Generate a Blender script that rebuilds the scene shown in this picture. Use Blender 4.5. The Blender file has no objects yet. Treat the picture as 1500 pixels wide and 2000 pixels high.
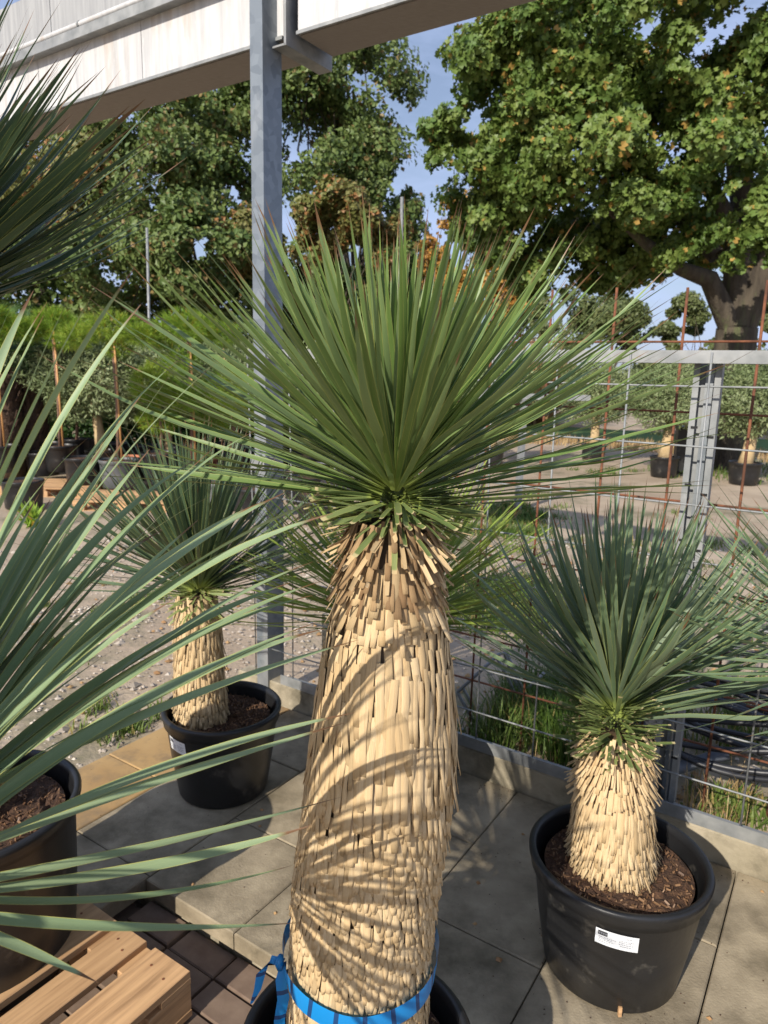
import bpy, math, random
import numpy as np
from mathutils import Matrix, Vector
rng = np.random.default_rng(7); random.seed(7)
sc = bpy.context.scene; COL = sc.collection
PI = math.pi

# ------------------------------------------------------------ camera, sky, sun, exposure
Hc = 1.7
p_, ph_ = math.radians(11.1), math.radians(1.36)
Fv = np.array([0, math.cos(p_), -math.sin(p_)]); U0 = np.array([0, math.sin(p_), math.cos(p_)]); R0 = np.array([1., 0, 0])
Rv = math.cos(ph_)*R0 + math.sin(ph_)*U0; Uv = math.cos(ph_)*U0 - math.sin(ph_)*R0
CAM = np.array([0, 0, Hc]); FPX = 1386.0
cd = bpy.data.cameras.new('camera'); cam = bpy.data.objects.new('camera', cd); COL.objects.link(cam)
cam.matrix_world = Matrix(((Rv[0], Uv[0], -Fv[0], 0), (Rv[1], Uv[1], -Fv[1], 0), (Rv[2], Uv[2], -Fv[2], Hc), (0, 0, 0, 1)))
cd.sensor_fit = 'VERTICAL'; cd.sensor_height = 36; cd.sensor_width = 27; cd.lens = FPX/2000*36
cd.clip_start = 0.03; cd.clip_end = 2000
cd.dof.use_dof = True; cd.dof.focus_distance = 1.32; cd.dof.aperture_fstop = 8.0
sc.camera = cam
SUN_EL, SUN_AZ = math.radians(31.5), math.atan2(-.549, -.836)      # sun stands behind the camera, to the left
w = bpy.data.worlds.new('World'); sc.world = w; w.use_nodes = True
nt = w.node_tree; N = nt.nodes; Lk = nt.links; N.clear()
sky = N.new('ShaderNodeTexSky'); sky.sky_type = 'NISHITA'; sky.sun_disc = False
sky.sun_elevation = SUN_EL; sky.sun_rotation = SUN_AZ % (2*PI); sky.air_density = 1.1; sky.dust_density = 1.2; sky.ozone_density = 1.5
tc = N.new('ShaderNodeTexCoord'); mp = N.new('ShaderNodeMapping'); mp.inputs['Scale'].default_value = (1, 1, 3.2)
ns = N.new('ShaderNodeTexNoise'); ns.inputs['Scale'].default_value = 2.6; ns.inputs['Detail'].default_value = 7; ns.inputs['Roughness'].default_value = .6
rp = N.new('ShaderNodeValToRGB'); rp.color_ramp.elements[0].position = .4; rp.color_ramp.elements[0].color = (.34, .34, .34, 1); rp.color_ramp.elements[1].position = .66; rp.color_ramp.elements[1].color = (.95, .95, .95, 1)
mx = N.new('ShaderNodeMix'); mx.data_type = 'RGBA'; mx.inputs['B'].default_value = (5.9, 7.2, 10.8, 1)
bg = N.new('ShaderNodeBackground'); bg.inputs['Strength'].default_value = .08; ow = N.new('ShaderNodeOutputWorld')
Lk.new(tc.outputs['Generated'], mp.inputs['Vector']); Lk.new(mp.outputs[0], ns.inputs['Vector']); Lk.new(ns.outputs['Fac'], rp.inputs[0])
Lk.new(rp.outputs[0], mx.inputs['Factor']); Lk.new(sky.outputs[0], mx.inputs['A']); Lk.new(mx.outputs['Result'], bg.inputs[0]); Lk.new(bg.outputs[0], ow.inputs[0])
sl = bpy.data.lights.new('sun', 'SUN'); sl.energy = 4.6; sl.angle = math.radians(.5); sl.color = (1, .93, .82)
so = bpy.data.objects.new('sun', sl); COL.objects.link(so)
TRAVEL = Vector((.549*math.cos(SUN_EL), .836*math.cos(SUN_EL), -math.sin(SUN_EL)))
so.rotation_euler = TRAVEL.to_track_quat('-Z', 'Y').to_euler()
sc.view_settings.view_transform = 'Standard'; sc.view_settings.look = 'None'; sc.view_settings.gamma = 1; sc.view_settings.exposure = 0.28
sc.view_settings.use_curve_mapping = False

# ------------------------------------------------------------ helpers
E1 = np.array([.836, -.549, 0]); E2 = np.array([.549, .836, 0]); ROT = math.atan2(-.549, .836)
def BP(a, b, z=0): return E1*a + E2*b + np.array([0, 0, z])        # a point on the yard's own axes
def ray(x, y): return Fv + Rv*(x-750)/FPX - Uv*(y-1000)/FPX
def at_depth(x, y, d): return CAM + ray(x, y)*d
def aty(x, y, Y): r = ray(x, y); return CAM + r*(Y/r[1])
def proj(P):
    d = np.asarray(P, float) - CAM; z = d@Fv
    return 750+FPX*(d@Rv)/z, 1000-FPX*(d@Uv)/z, z
def unit(v): v = np.asarray(v, float); return v/np.linalg.norm(v)
def Rz(a): c, s = math.cos(a), math.sin(a); return np.array([[c, -s, 0], [s, c, 0], [0, 0, 1.]])

def mesh(name, V, Fs, uv=None, mat=None, smooth=False, mi=None):
    me = bpy.data.meshes.new(name); V = np.asarray(V, np.float32)
    if not isinstance(Fs, list): Fs = [Fs]
    Fs = [np.asarray(f, np.int32) for f in Fs if len(f)]
    loops = np.concatenate([f.ravel() for f in Fs]); tot = np.concatenate([np.full(len(f), f.shape[1], np.int32) for f in Fs])
    me.vertices.add(len(V)); me.vertices.foreach_set('co', V.ravel())
    me.loops.add(len(loops)); me.loops.foreach_set('vertex_index', loops)
    me.polygons.add(len(tot)); me.polygons.foreach_set('loop_start', np.concatenate([[0], np.cumsum(tot)[:-1]]).astype(np.int32))
    me.polygons.foreach_set('loop_total', tot)
    if uv is not None:
        l = me.uv_layers.new(name='UVMap'); l.data.foreach_set('uv', np.asarray(uv, np.float32)[loops].ravel())
    for m in (mat if isinstance(mat, (list, tuple)) else [mat]):
        if m: me.materials.append(m)
    if mi is not None: me.polygons.foreach_set('material_index', np.asarray(mi, np.int32))
    me.polygons.foreach_set('use_smooth', np.full(len(tot), bool(smooth)))
    me.update(calc_edges=True); me.validate()
    return me
def link(name, me, parent=None, mat4=None):
    o = bpy.data.objects.new(name, me); COL.objects.link(o)
    if parent: o.parent = parent
    if mat4 is not None: o.matrix_local = mat4
    return o
def tag(o, label=None, cat=None, group=None, kind=None):
    for k, v in (('label', label), ('category', cat), ('group', group), ('kind', kind)):
        if v: o[k] = v
    return o
def root(name, loc, label, cat, group=None):
    o = bpy.data.objects.new(name, None); COL.objects.link(o); o.location = loc; o.empty_display_size = .1
    return tag(o, label, cat, group)
def child(name, V, Fs, parent, mat, uv=None, smooth=False, kind=None, mi=None):   # world coordinates in
    V = np.asarray(V, float) - np.array(parent.location if parent else (0, 0, 0))
    q = parent.parent if parent else None
    while q: V = V - np.array(q.location); q = q.parent
    o = link(name, mesh(name, V, Fs, uv, mat, smooth, mi), parent)
    if kind: o['kind'] = kind
    return o
BOXF = np.array([[0, 3, 2, 1], [4, 5, 6, 7], [0, 1, 5, 4], [1, 2, 6, 5], [2, 3, 7, 6], [3, 0, 4, 7]])
def boxv(c, s, a=0, taper=1):
    x, y, z = np.array(s)/2
    V = np.array([[-x, -y, -z], [x, -y, -z], [x, y, -z], [-x, y, -z], [-x*taper, -y*taper, z], [x*taper, -y*taper, z], [x*taper, y*taper, z], [-x*taper, y*taper, z]])
    return V@Rz(a).T + np.array(c)
def cbox(c, s, a=0, b=.004):                 # box with chamfered top edges and corners
    x, y, z = np.array(s)/2
    lo = [[-x, -y, -z], [x, -y, -z], [x, y, -z], [-x, y, -z]]
    m = [[-x, -y, z-b], [x, -y, z-b], [x, y, z-b], [-x, y, z-b]]
    t = [[-x+b, -y+b, z], [x-b, -y+b, z], [x-b, y-b, z], [-x+b, y-b, z]]
    V = np.array(lo+m+t)@Rz(a).T + np.array(c)
    F = [[0, 3, 2, 1], [8, 9, 10, 11]]
    for k in range(4):
        j = (k+1) % 4; F += [[k, j, j+4, k+4], [k+4, j+4, j+8, k+8]]
    return V, np.array(F)
class MB:
    def __init__(s): s.V = []; s.F = {3: [], 4: []}; s.n = 0; s.uv = []
    def add(s, V, F, uv=None):
        F = F if isinstance(F, list) and len(F) and isinstance(F[0], np.ndarray) else [np.asarray(F)]
        for f in F: s.F[f.shape[1]].append(f+s.n)
        s.V.append(np.asarray(V)); s.n += len(V); s.uv.append(np.zeros((len(V), 2)) if uv is None else uv)
    def box(s, c, d, a=0): s.add(boxv(c, d, a), BOXF)
    def tube(s, P, r, n=8, cap=True): V, F, uv = tube(P, r, n, cap); s.add(V, F, uv)
    def out(s): return np.concatenate(s.V), [np.concatenate(f) for f in s.F.values() if f], np.concatenate(s.uv)
    def build(s, name, parent, mat, smooth=False, kind=None):
        V, F, uv = s.out(); return child(name, V, F, parent, mat, uv, smooth, kind)
def tube(P, r, n=8, cap=True):
    P = np.asarray(P, float); k = len(P); r = np.broadcast_to(np.asarray(r, float), (k,))
    T = np.gradient(P, axis=0); T /= np.linalg.norm(T, axis=1)[:, None]
    up = np.array([0, 0, 1.]) if abs(T[0][2]) < .9 else np.array([1., 0, 0])
    V = []; uv = []; a = np.arange(n)*2*PI/n; dl = 0
    x = unit(np.cross(up, T[0]))
    for i in range(k):
        x = unit(x - T[i]*(x@T[i])); y = np.cross(T[i], x)
        V.append(P[i] + r[i]*(np.cos(a)[:, None]*x + np.sin(a)[:, None]*y))
        if i: dl += np.linalg.norm(P[i]-P[i-1])
        uv.append(np.stack([a/(2*PI), np.full(n, dl)], 1))
    F = []
    for i in range(k-1):
        for j in range(n):
            q = (j+1) % n; F.append([i*n+j, i*n+q, (i+1)*n+q, (i+1)*n+j])
    Fs = [np.array(F)]
    if cap:
        V.append(P[[0, -1]]); uv.append(np.zeros((2, 2))); c0 = k*n
        Fs.append(np.array([[c0, (j+1) % n, j] for j in range(n)] + [[c0+1, (k-1)*n+j, (k-1)*n+(j+1) % n] for j in range(n)]))
    return np.concatenate(V), Fs, np.concatenate(uv)
def lathe(prof, n=48, c=(0, 0, 0)):
    prof = np.array(prof, float); a = np.arange(n)*2*PI/n; k = len(prof)
    V = np.stack([np.outer(prof[:, 0], np.cos(a)), np.outer(prof[:, 0], np.sin(a)), np.repeat(prof[:, 1][:, None], n, 1)], -1).reshape(-1, 3) + np.array(c)
    F = [[i*n+j, i*n+(j+1) % n, (i+1)*n+(j+1) % n, (i+1)*n+j] for i in range(k-1) for j in range(n)]
    return V, np.array(F)
def batch(V, F, uv, M, T):      # one template placed many times: M (k,3,3), T (k,3)
    k = len(T); n = len(V); W = np.einsum('kij,nj->kni', M, V) + T[:, None, :]
    F = F if isinstance(F, list) else [F]
    return W.reshape(-1, 3), [(f[None]+np.arange(k)[:, None, None]*n).reshape(-1, f.shape[1]) for f in F], np.tile(uv, (k, 1))
def rotmats(k, rg):
    q = rg.normal(size=(k, 4)); q /= np.linalg.norm(q, axis=1)[:, None]; a, b, c, d = q.T
    return np.stack([1-2*(c*c+d*d), 2*(b*c-a*d), 2*(b*d+a*c), 2*(b*c+a*d), 1-2*(b*b+d*d), 2*(c*d-a*b), 2*(b*d-a*c), 2*(c*d+a*b), 1-2*(b*b+c*c)], 1).reshape(k, 3, 3)
def frames(X, Zh):              # rotation matrices with column x = X and z close to Zh
    X = X/np.linalg.norm(X, axis=1)[:, None]; Y = np.cross(Zh, X); Y /= np.linalg.norm(Y, axis=1)[:, None]+1e-9
    return np.stack([X, Y, np.cross(X, Y)], -1)

# ------------------------------------------------------------ materials
def nodes(name):
    m = bpy.data.materials.new(name); m.use_nodes = True; t = m.node_tree
    return m, t, t.nodes['Principled BSDF']
def nd(t, typ, **kw):
    n = t.nodes.new(typ)
    for k, v in kw.items():
        if k.startswith('i_'): n.inputs[k[2:].replace('_', ' ')].default_value = v
        else: setattr(n, k, v)
    return n
def mixc(t, f, a, b, blend='MIX'):
    m = nd(t, 'ShaderNodeMix', data_type='RGBA', blend_type=blend)
    for s, v in (('Factor', f), ('A', a), ('B', b)):
        if isinstance(v, bpy.types.NodeSocket): t.links.new(v, m.inputs[s])
        else: m.inputs[s].default_value = v if s == 'Factor' else (*v[:3], 1)
    return m.outputs['Result']
def ramp(t, f, p0, p1, v0=0, v1=1):
    r = nd(t, 'ShaderNodeMapRange'); r.inputs['From Min'].default_value = p0; r.inputs['From Max'].default_value = p1
    r.inputs['To Min'].default_value = v0; r.inputs['To Max'].default_value = v1; t.links.new(f, r.inputs['Value']); return r.outputs[0]
def mth(t, op, a, b=None):
    m = nd(t, 'ShaderNodeMath', operation=op)
    for i, v in enumerate((a, b)):
        if v is None: continue
        if isinstance(v, bpy.types.NodeSocket): t.links.new(v, m.inputs[i])
        else: m.inputs[i].default_value = v
    return m.outputs[0]
def noise(t, scale, detail=4, stretch=None, coord='Object', rough=.55, typ='n'):
    c = nd(t, 'ShaderNodeTexCoord') if coord != 'Pos' else nd(t, 'ShaderNodeNewGeometry'); o = c.outputs[coord if coord != 'Pos' else 'Position']
    if stretch and coord == 'Object':
        vr = nd(t, 'ShaderNodeVectorMath', operation='ADD'); cr = nd(t, 'ShaderNodeCombineXYZ'); oi = mth(t, 'MULTIPLY', nd(t, 'ShaderNodeObjectInfo').outputs['Random'], 20.); t.links.new(oi, cr.inputs[0]); t.links.new(oi, cr.inputs[1]); t.links.new(o, vr.inputs[0]); t.links.new(cr.outputs[0], vr.inputs[1]); o = vr.outputs[0]
    if stretch:
        mpn = nd(t, 'ShaderNodeMapping'); mpn.inputs['Scale'].default_value = stretch; t.links.new(o, mpn.inputs[0]); o = mpn.outputs[0]
    if typ == 'n': n = nd(t, 'ShaderNodeTexNoise', i_Scale=scale, i_Detail=detail, i_Roughness=rough); t.links.new(o, n.inputs['Vector']); return n.outputs['Fac']
    n = nd(t, 'ShaderNodeTexVoronoi', i_Scale=scale); t.links.new(o, n.inputs['Vector']); return n.outputs['Distance' if typ == 'v' else 'Color']
def rand(t):
    a = nd(t, 'ShaderNodeObjectInfo').outputs['Random']; b = nd(t, 'ShaderNodeNewGeometry').outputs['Random Per Island']
    return mth(t, 'FRACT', mth(t, 'ADD', a, b))
def bump(t, bs, h, s=.3, d=.01):
    b = nd(t, 'ShaderNodeBump', i_Strength=s, i_Distance=d); t.links.new(h, b.inputs['Height']); t.links.new(b.outputs[0], bs.inputs['Normal'])
def pbr(name, c1, c2, scale=8, rough=.7, metal=0, bmp=.3, bd=.004, stretch=None, c3=None, s3=2, t3=(.5, .62), coord='Object', detail=5, rnd=0, spec=None, bs_=None):
    m, t, b = nodes(name); n1 = noise(t, scale, detail, stretch, coord)
    col = mixc(t, ramp(t, n1, .32, .68), c1, c2)
    if c3: col = mixc(t, ramp(t, noise(t, s3, 6, stretch if stretch else None, coord, .65), *t3), col, c3)
    if rnd:
        r = ramp(t, rand(t), 0, 1, 1-rnd, 1+rnd); h = nd(t, 'ShaderNodeHueSaturation'); t.links.new(col, h.inputs['Color']); t.links.new(r, h.inputs['Value']); col = h.outputs[0]
    t.links.new(col, b.inputs['Base Color']); b.inputs['Roughness'].default_value = rough; b.inputs['Metallic'].default_value = metal
    if spec is not None: b.inputs['Specular IOR Level'].default_value = spec
    if bmp: bump(t, b, noise(t, bs_ or scale*3, 6, stretch, coord), bmp, bd)
    return m
def translucent(m, t, b, col, f):
    tr = nd(t, 'ShaderNodeBsdfTranslucent'); mxs = nd(t, 'ShaderNodeMixShader'); mxs.inputs[0].default_value = f
    t.links.new(col, tr.inputs[0]); t.links.new(b.outputs[0], mxs.inputs[1]); t.links.new(tr.outputs[0], mxs.inputs[2]); t.links.new(mxs.outputs[0], t.nodes['Material Output'].inputs[0])
def yucca_mat(name, ca, cb, edge=(.42, .44, .12), base=(.35, .42, .1), tip=(.19, .1, .05), rough=.38, bt=.1):
    m, t, b = nodes(name); uvn = nd(t, 'ShaderNodeTexCoord').outputs['UV']; sp = nd(t, 'ShaderNodeSeparateXYZ'); t.links.new(uvn, sp.inputs[0]); u, v = sp.outputs[0], sp.outputs[1]
    r = rand(t); col = mixc(t, r, ca, cb)
    st = nd(t, 'ShaderNodeMapping'); st.inputs['Scale'].default_value = (34, 1.2, 1); t.links.new(uvn, st.inputs[0])
    ad = nd(t, 'ShaderNodeVectorMath', operation='ADD'); t.links.new(st.outputs[0], ad.inputs[0]); cm = nd(t, 'ShaderNodeCombineXYZ'); t.links.new(mth(t, 'MULTIPLY', r, 37.), cm.inputs[1]); t.links.new(cm.outputs[0], ad.inputs[1])
    n = nd(t, 'ShaderNodeTexNoise', i_Scale=1.0, i_Detail=3); t.links.new(ad.outputs[0], n.inputs['Vector'])
    col = mixc(t, ramp(t, n.outputs['Fac'], .3, .75, 0, .34), col, tuple(x*.5 for x in ca))
    n2 = nd(t, 'ShaderNodeMapping'); n2.inputs['Scale'].default_value = (2, 7, 1); t.links.new(ad.outputs[0], n2.inputs[0])
    sm = nd(t, 'ShaderNodeTexNoise', i_Scale=.5, i_Detail=4); t.links.new(n2.outputs[0], sm.inputs['Vector'])
    col = mixc(t, ramp(t, sm.outputs['Fac'], .62, .75, 0, .5), col, (.3, .33, .12))
    ed = mth(t, 'ABSOLUTE', mth(t, 'SUBTRACT', u, .5)); col = mixc(t, ramp(t, ed, .44, .47, 0, .85), col, edge)
    col = mixc(t, ramp(t, v, 0.02, bt, .9, 0), col, base)
    vt = mth(t, 'ADD', v, mth(t, 'MULTIPLY', r, .05)); col = mixc(t, ramp(t, vt, .945, .975), col, tip)
    t.links.new(col, b.inputs['Base Color']); b.inputs['Roughness'].default_value = rough; b.inputs['Specular IOR Level'].default_value = .45
    bump(t, b, n.outputs['Fac'], .25, .001); translucent(m, t, b, col, .14); return m
M_main = yucca_mat('yucca_leaf_green', (.13, .215, .045), (.235, .325, .14), tip=(.22, .12, .06))
M_near = yucca_mat('yucca_leaf_grey_green', (.23, .33, .165), (.33, .42, .235), edge=(.55, .52, .14), rough=.42)
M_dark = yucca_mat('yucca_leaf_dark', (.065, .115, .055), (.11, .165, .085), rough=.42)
M_side = yucca_mat('yucca_leaf_blue', (.13, .21, .1), (.22, .29, .18))
M_lime = yucca_mat('yucca_leaf_lime', (.22, .31, .05), (.33, .42, .08))
def dead_mat(name, a, b_, c):
    m, t, b = nodes(name); uvn = nd(t, 'ShaderNodeTexCoord').outputs['UV']; r = rand(t)
    col = mixc(t, r, a, b_); st = nd(t, 'ShaderNodeMapping'); st.inputs['Scale'].default_value = (20, 1.1, 1); t.links.new(uvn, st.inputs[0])
    ad = nd(t, 'ShaderNodeVectorMath', operation='ADD'); cm = nd(t, 'ShaderNodeCombineXYZ'); t.links.new(mth(t, 'MULTIPLY', r, 61.), cm.inputs[0]); t.links.new(st.outputs[0], ad.inputs[0]); t.links.new(cm.outputs[0], ad.inputs[1])
    n = nd(t, 'ShaderNodeTexNoise', i_Scale=1.2, i_Detail=5); t.links.new(ad.outputs[0], n.inputs['Vector'])
    col = mixc(t, ramp(t, n.outputs['Fac'], .36, .7, 0, .7), col, c)
    col = mixc(t, ramp(t, mth(t, 'FRACT', mth(t, 'MULTIPLY', r, 7.3)), .86, .9, 0, .6), col, tuple(x*.55 for x in a))
    t.links.new(col, b.inputs['Base Color']); b.inputs['Roughness'].default_value = .75; b.inputs['Specular IOR Level'].default_value = .2
    bump(t, b, n.outputs['Fac'], .5, .0015); return m
M_husk = dead_mat('dry_leaf_base', (.6, .43, .23), (.78, .6, .36), (.42, .28, .14))
M_husk_b = dead_mat('dry_leaf_base_brown', (.28, .17, .085), (.52, .36, .19), (.13, .075, .035))
M_stub = yucca_mat('cut_leaf_stub', (.2, .26, .08), (.3, .33, .13), base=(.5, .42, .15), tip=(.55, .42, .22), rough=.5)
M_stubg = yucca_mat('cut_leaf_green', (.13, .19, .06), (.22, .27, .1), tip=(.55, .47, .25), rough=.5)
M_core = pbr('trunk_core', (.08, .05, .025), (.14, .085, .045), 20)
M_galv = pbr('galvanised_steel', (.2, .21, .21), (.34, .345, .34), 14, .6, .3, .1, .001, c3=(.26, .27, .28), s3=5, t3=(.5, .7))
def spangle():
    m, t, b = nodes('galvanised_spangle'); v = noise(t, 26, typ='c'); s = nd(t, 'ShaderNodeSeparateColor'); t.links.new(v, s.inputs[0])
    col = mixc(t, s.outputs[0], (.18, .205, .23), (.26, .29, .315)); col = mixc(t, ramp(t, noise(t, 3, 6, (1, 1, .4)), .52, .7), col, (.44, .45, .45))
    t.links.new(col, b.inputs['Base Color']); b.inputs['Metallic'].default_value = .45; b.inputs['Roughness'].default_value = .42; return m
M_span = spangle()
M_rust = pbr('rusty_steel', (.15, .052, .025), (.24, .09, .04), 30, .85, 0, .5, .002, c3=(.1, .04, .02), s3=9)
M_plastic = pbr('black_plastic', (.011, .011, .012), (.02, .02, .021), 5, .38, 0, .3, .002, c3=(.11, .1, .085), s3=9, t3=(.6, .76), coord='Object', bs_=40)
M_plastic_g = pbr('grey_plastic', (.1, .105, .11), (.14, .145, .15), 6, .5, 0, .15, .002, c3=(.2, .19, .17), s3=5, t3=(.6, .7))
M_terra = pbr('terracotta', (.42, .14, .07), (.5, .19, .1), 6, .7)
M_label = pbr('label_paper', (.75, .77, .8), (.8, .82, .84), 3, .4, bmp=0)
M_ink = pbr('label_ink', (.03, .03, .035), (.06, .06, .06), 3, .6, bmp=0)
M_inkl = pbr('faint_print', (.2, .21, .24), (.3, .31, .34), 3, .6, bmp=0)
def soil_mat():
    return pbr('potting_soil', (.05, .025, .014), (.11, .055, .03), 60, .95, 0, 1, .012, c3=(.2, .11, .055), s3=45, t3=(.56, .66), coord='Object')
M_soil = soil_mat()
M_conc = pbr('concrete_slab', (.26, .21, .14), (.4, .33, .225), 9, .85, 0, .6, .003, c3=(.13, .105, .065), s3=3.1, t3=(.44, .66), coord='Pos', rnd=.08, bs_=120)
M_conc_y = pbr('sandstone_slab', (.36, .22, .09), (.46, .3, .13), 4, .85, 0, .35, .002, c3=(.25, .17, .09), s3=3, coord='Pos', bs_=90)
M_kerb = pbr('kerb_concrete', (.3, .26, .18), (.42, .36, .26), 9, .9, 0, .6, .004, c3=(.14, .12, .08), s3=4, t3=(.45, .65), coord='Pos', bs_=70)
M_paver = pbr('brown_paver', (.13, .085, .06), (.2, .14, .1), 12, .9, 0, .4, .002, coord='Pos', rnd=.18, bs_=100)
M_wood = pbr('pallet_wood', (.46, .27, .13), (.62, .38, .19), 3, .7, 0, .4, .002, stretch=(1.4, 22, 22), c3=(.3, .17, .08), s3=1.6, t3=(.5, .7), rnd=.12)
M_wood_g = pbr('weathered_wood', (.3, .27, .22), (.4, .36, .3), 3, .8, 0, .4, .002, stretch=(14, 1.2, 14), rnd=.1)
M_ground = pbr('yard_ground', (.33, .25, .175), (.48, .38, .275), 1.1, .95, 0, .9, .012, c3=(.17, .155, .09), s3=.8, t3=(.52, .64), coord='Pos', detail=9, bs_=28)
M_grassg = pbr('lawn', (.05, .1, .015), (.09, .16, .03), 3, .9, 0, .8, .03, coord='Pos')
M_stone = pbr('gravel', (.3, .25, .2), (.5, .44, .37), 3, .9, 0, 0, rnd=.35)
M_bark = pbr('bark', (.045, .035, .025), (.1, .08, .055), 3, .95, 0, .9, .03, stretch=(3, 3, .6), c3=(.11, .13, .05), s3=1.6, t3=(.55, .75), coord='Pos', bs_=9)
M_barkp = pbr('pale_bark', (.42, .3, .15), (.56, .42, .24), 8, .85, 0, .5, .01)
M_cane = pbr('bamboo_cane', (.5, .25, .09), (.6, .33, .13), 5, .5)
M_pbark = pbr('pine_stem', (.16, .09, .06), (.26, .16, .11), 12, .9)
M_blue = None
def leafmat(name, cols, odd=None, of=.1, tr=.22, rough=.5):
    m, t, b = nodes(name); r = nd(t, 'ShaderNodeNewGeometry').outputs['Random Per Island']
    col = mixc(t, r, cols[0], cols[1]); col = mixc(t, ramp(t, noise(t, .9, 3, None, 'Pos'), .4, .62), col, mixc(t, r, cols[2], cols[3]))
    if odd:
        r2 = mth(t, 'FRACT', mth(t, 'MULTIPLY', r, 17.7)); nn = ramp(t, noise(t, 1.7, 4, None, 'Pos'), .35, .65, 0, 2*of)
        col = mixc(t, mth(t, 'LESS_THAN', r2, nn), col, odd)
    t.links.new(col, b.inputs['Base Color']); b.inputs['Roughness'].default_value = rough; b.inputs['Specular IOR Level'].default_value = .35
    translucent(m, t, b, col, tr); return m
M_maple = leafmat('maple_leaves', ((.08, .145, .03), (.145, .215, .045), (.12, .185, .035), (.2, .255, .06)), (.42, .27, .07), .04)
M_treeA = leafmat('tree_leaves_green', ((.085, .14, .035), (.145, .2, .05), (.12, .175, .045), (.2, .25, .08)), (.24, .17, .06), .08)
M_treeB = leafmat('tree_leaves_olive', ((.12, .14, .03), (.18, .19, .05), (.17, .17, .05), (.26, .24, .09)), (.34, .17, .06), .18)
M_orange = leafmat('tree_leaves_orange', ((.42, .2, .045), (.52, .28, .07), (.36, .22, .05), (.48, .29, .07)), (.14, .13, .03), .2)
M_far = leafmat('tree_leaves_far', ((.09, .12, .04), (.14, .17, .06), (.13, .16, .05), (.18, .2, .08)), None)
M_pine = leafmat('pine_needles', ((.2, .34, .035), (.3, .46, .06), (.28, .42, .05), (.42, .5, .07)), (.45, .3, .03), .06, .25)
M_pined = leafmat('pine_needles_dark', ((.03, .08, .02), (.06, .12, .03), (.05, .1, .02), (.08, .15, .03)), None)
M_olive = leafmat('olive_leaves', ((.13, .18, .07), (.22, .27, .12), (.18, .23, .09), (.33, .37, .2)), None, .1, .1)
M_weed = leafmat('weeds', ((.06, .12, .02), (.11, .18, .03), (.1, .16, .03), (.19, .24, .06)), (.35, .28, .1), .1)
M_dry = leafmat('dry_grass', ((.4, .27, .12), (.55, .4, .2), (.35, .22, .1), (.5, .36, .17)), None)
M_litter = leafmat('fallen_leaves', ((.3, .16, .07), (.42, .24, .1), (.25, .14, .06), (.45, .3, .14)), None, .1, 0)
M_pipe = pbr('grey_pipe', (.14, .16, .2), (.2, .22, .26), 6, .5)
M_hose = pbr('black_hose', (.02, .021, .026), (.035, .036, .042), 6, .4)

# ------------------------------------------------------------ ground and hard surfaces
def sheet(name, pts, z, mat, sub=0):
    V = [(x, y, z) for x, y in pts]; return tag(child(name, V, np.array([list(range(len(V)))]), None, mat), kind='structure')
sheet('ground', [(-600, -600), (600, -600), (600, 900), (-600, 900)], -.16, M_ground)
def yard():
    # gravel yard beyond the slabs: slightly uneven sheet with the patio's place left out
    n1, n2 = 150, 110
    A = np.concatenate([np.linspace(-30, -2.62, 90), [-2.6], np.linspace(-2.4, 28, 60)]); B = np.concatenate([np.linspace(-3, 2.6, 30), [2.66], np.linspace(2.8, 42, 80)])
    V = []; 
    for a in A:
        for b in B:
            P = BP(a, b); d = max(0, min(1, min(abs(b-2.66), 3)))
            V.append((P[0], P[1], -.012 + .012*math.sin(a*2.3+b)*math.sin(b*1.7)*d + rng.normal()*.003))
    F = []
    nb = len(B)
    for i in range(len(A)-1):
        for j in range(nb-1):
            if A[i] >= -2.6 and B[j] < 2.66: continue
            F.append([i*nb+j, (i+1)*nb+j, (i+1)*nb+j+1, i*nb+j+1])
    tag(child('gravel_yard', V, np.array(F), None, M_ground, smooth=True), kind='structure')
yard()
sheet('lawn_strip', [tuple(BP(a, b)[:2]) for a, b in ((-14, 19.5), (26, 19.5), (26, 24), (-14, 24))], .02, M_grassg)
patio = tag(link('patio', mesh('patio', *(lambda m: (m[0], m[1]))(boxv((0, 0, 0), (.01, .01, .01)) is not None and (np.concatenate([boxv(BP(-.3, 1.96, -.1), (4.58, 1.2, .08), ROT), ]), BOXF)), mat=M_kerb)), kind='structure')
def slab(a0, a1, b0, b1, mat, z=0, th=.06, name='slab', par=None, g=.002):
    V, F = cbox((*BP((a0+a1)/2, (b0+b1)/2)[:2], z-th/2+rng.normal()*.0012), (a1-a0-2*g, b1-b0-2*g, th), ROT, .004)
    return child(name, V, F, par or patio, mat)
cols = [-2.6, -2.23, -1.812, -1.397, -.985, -.569, -.153, .263, .68, 1.1, 1.52, 1.93]
for i in range(len(cols)-1):
    rows = [1.34, 2.15, 2.565] if i % 2 else [1.34, 1.76, 2.565]
    if i < 2: rows = [.92, 1.36]+rows[1:]
    for b0, b1 in zip(rows, rows[1:]): slab(cols[i], cols[i+1], b0, b1, M_conc_y if i < 1 and b1 > 1.5 else M_conc)
low = tag(link('lower_paving', mesh('lower_paving', boxv(BP(-.3, .2, -.13), (5.4, 2.24, .05), ROT), BOXF, mat=M_paver)), kind='structure')
k = 0
for a in np.arange(-1.80, -.35, .205):
    for b in np.arange(.62, 1.32, .105):
        slab(a, a+.2, b + .001, b+.104, M_paver, -.085+rng.normal()*.002, .03, 'paver', low, .0025)
for a in np.arange(-.35, 2.0, .42):
    for b in (.02, .44, .86):
        slab(a, a+.42, b, b+.42 if b < .8 else 1.3, M_conc, -.06, .05, 'slab', low)
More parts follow.
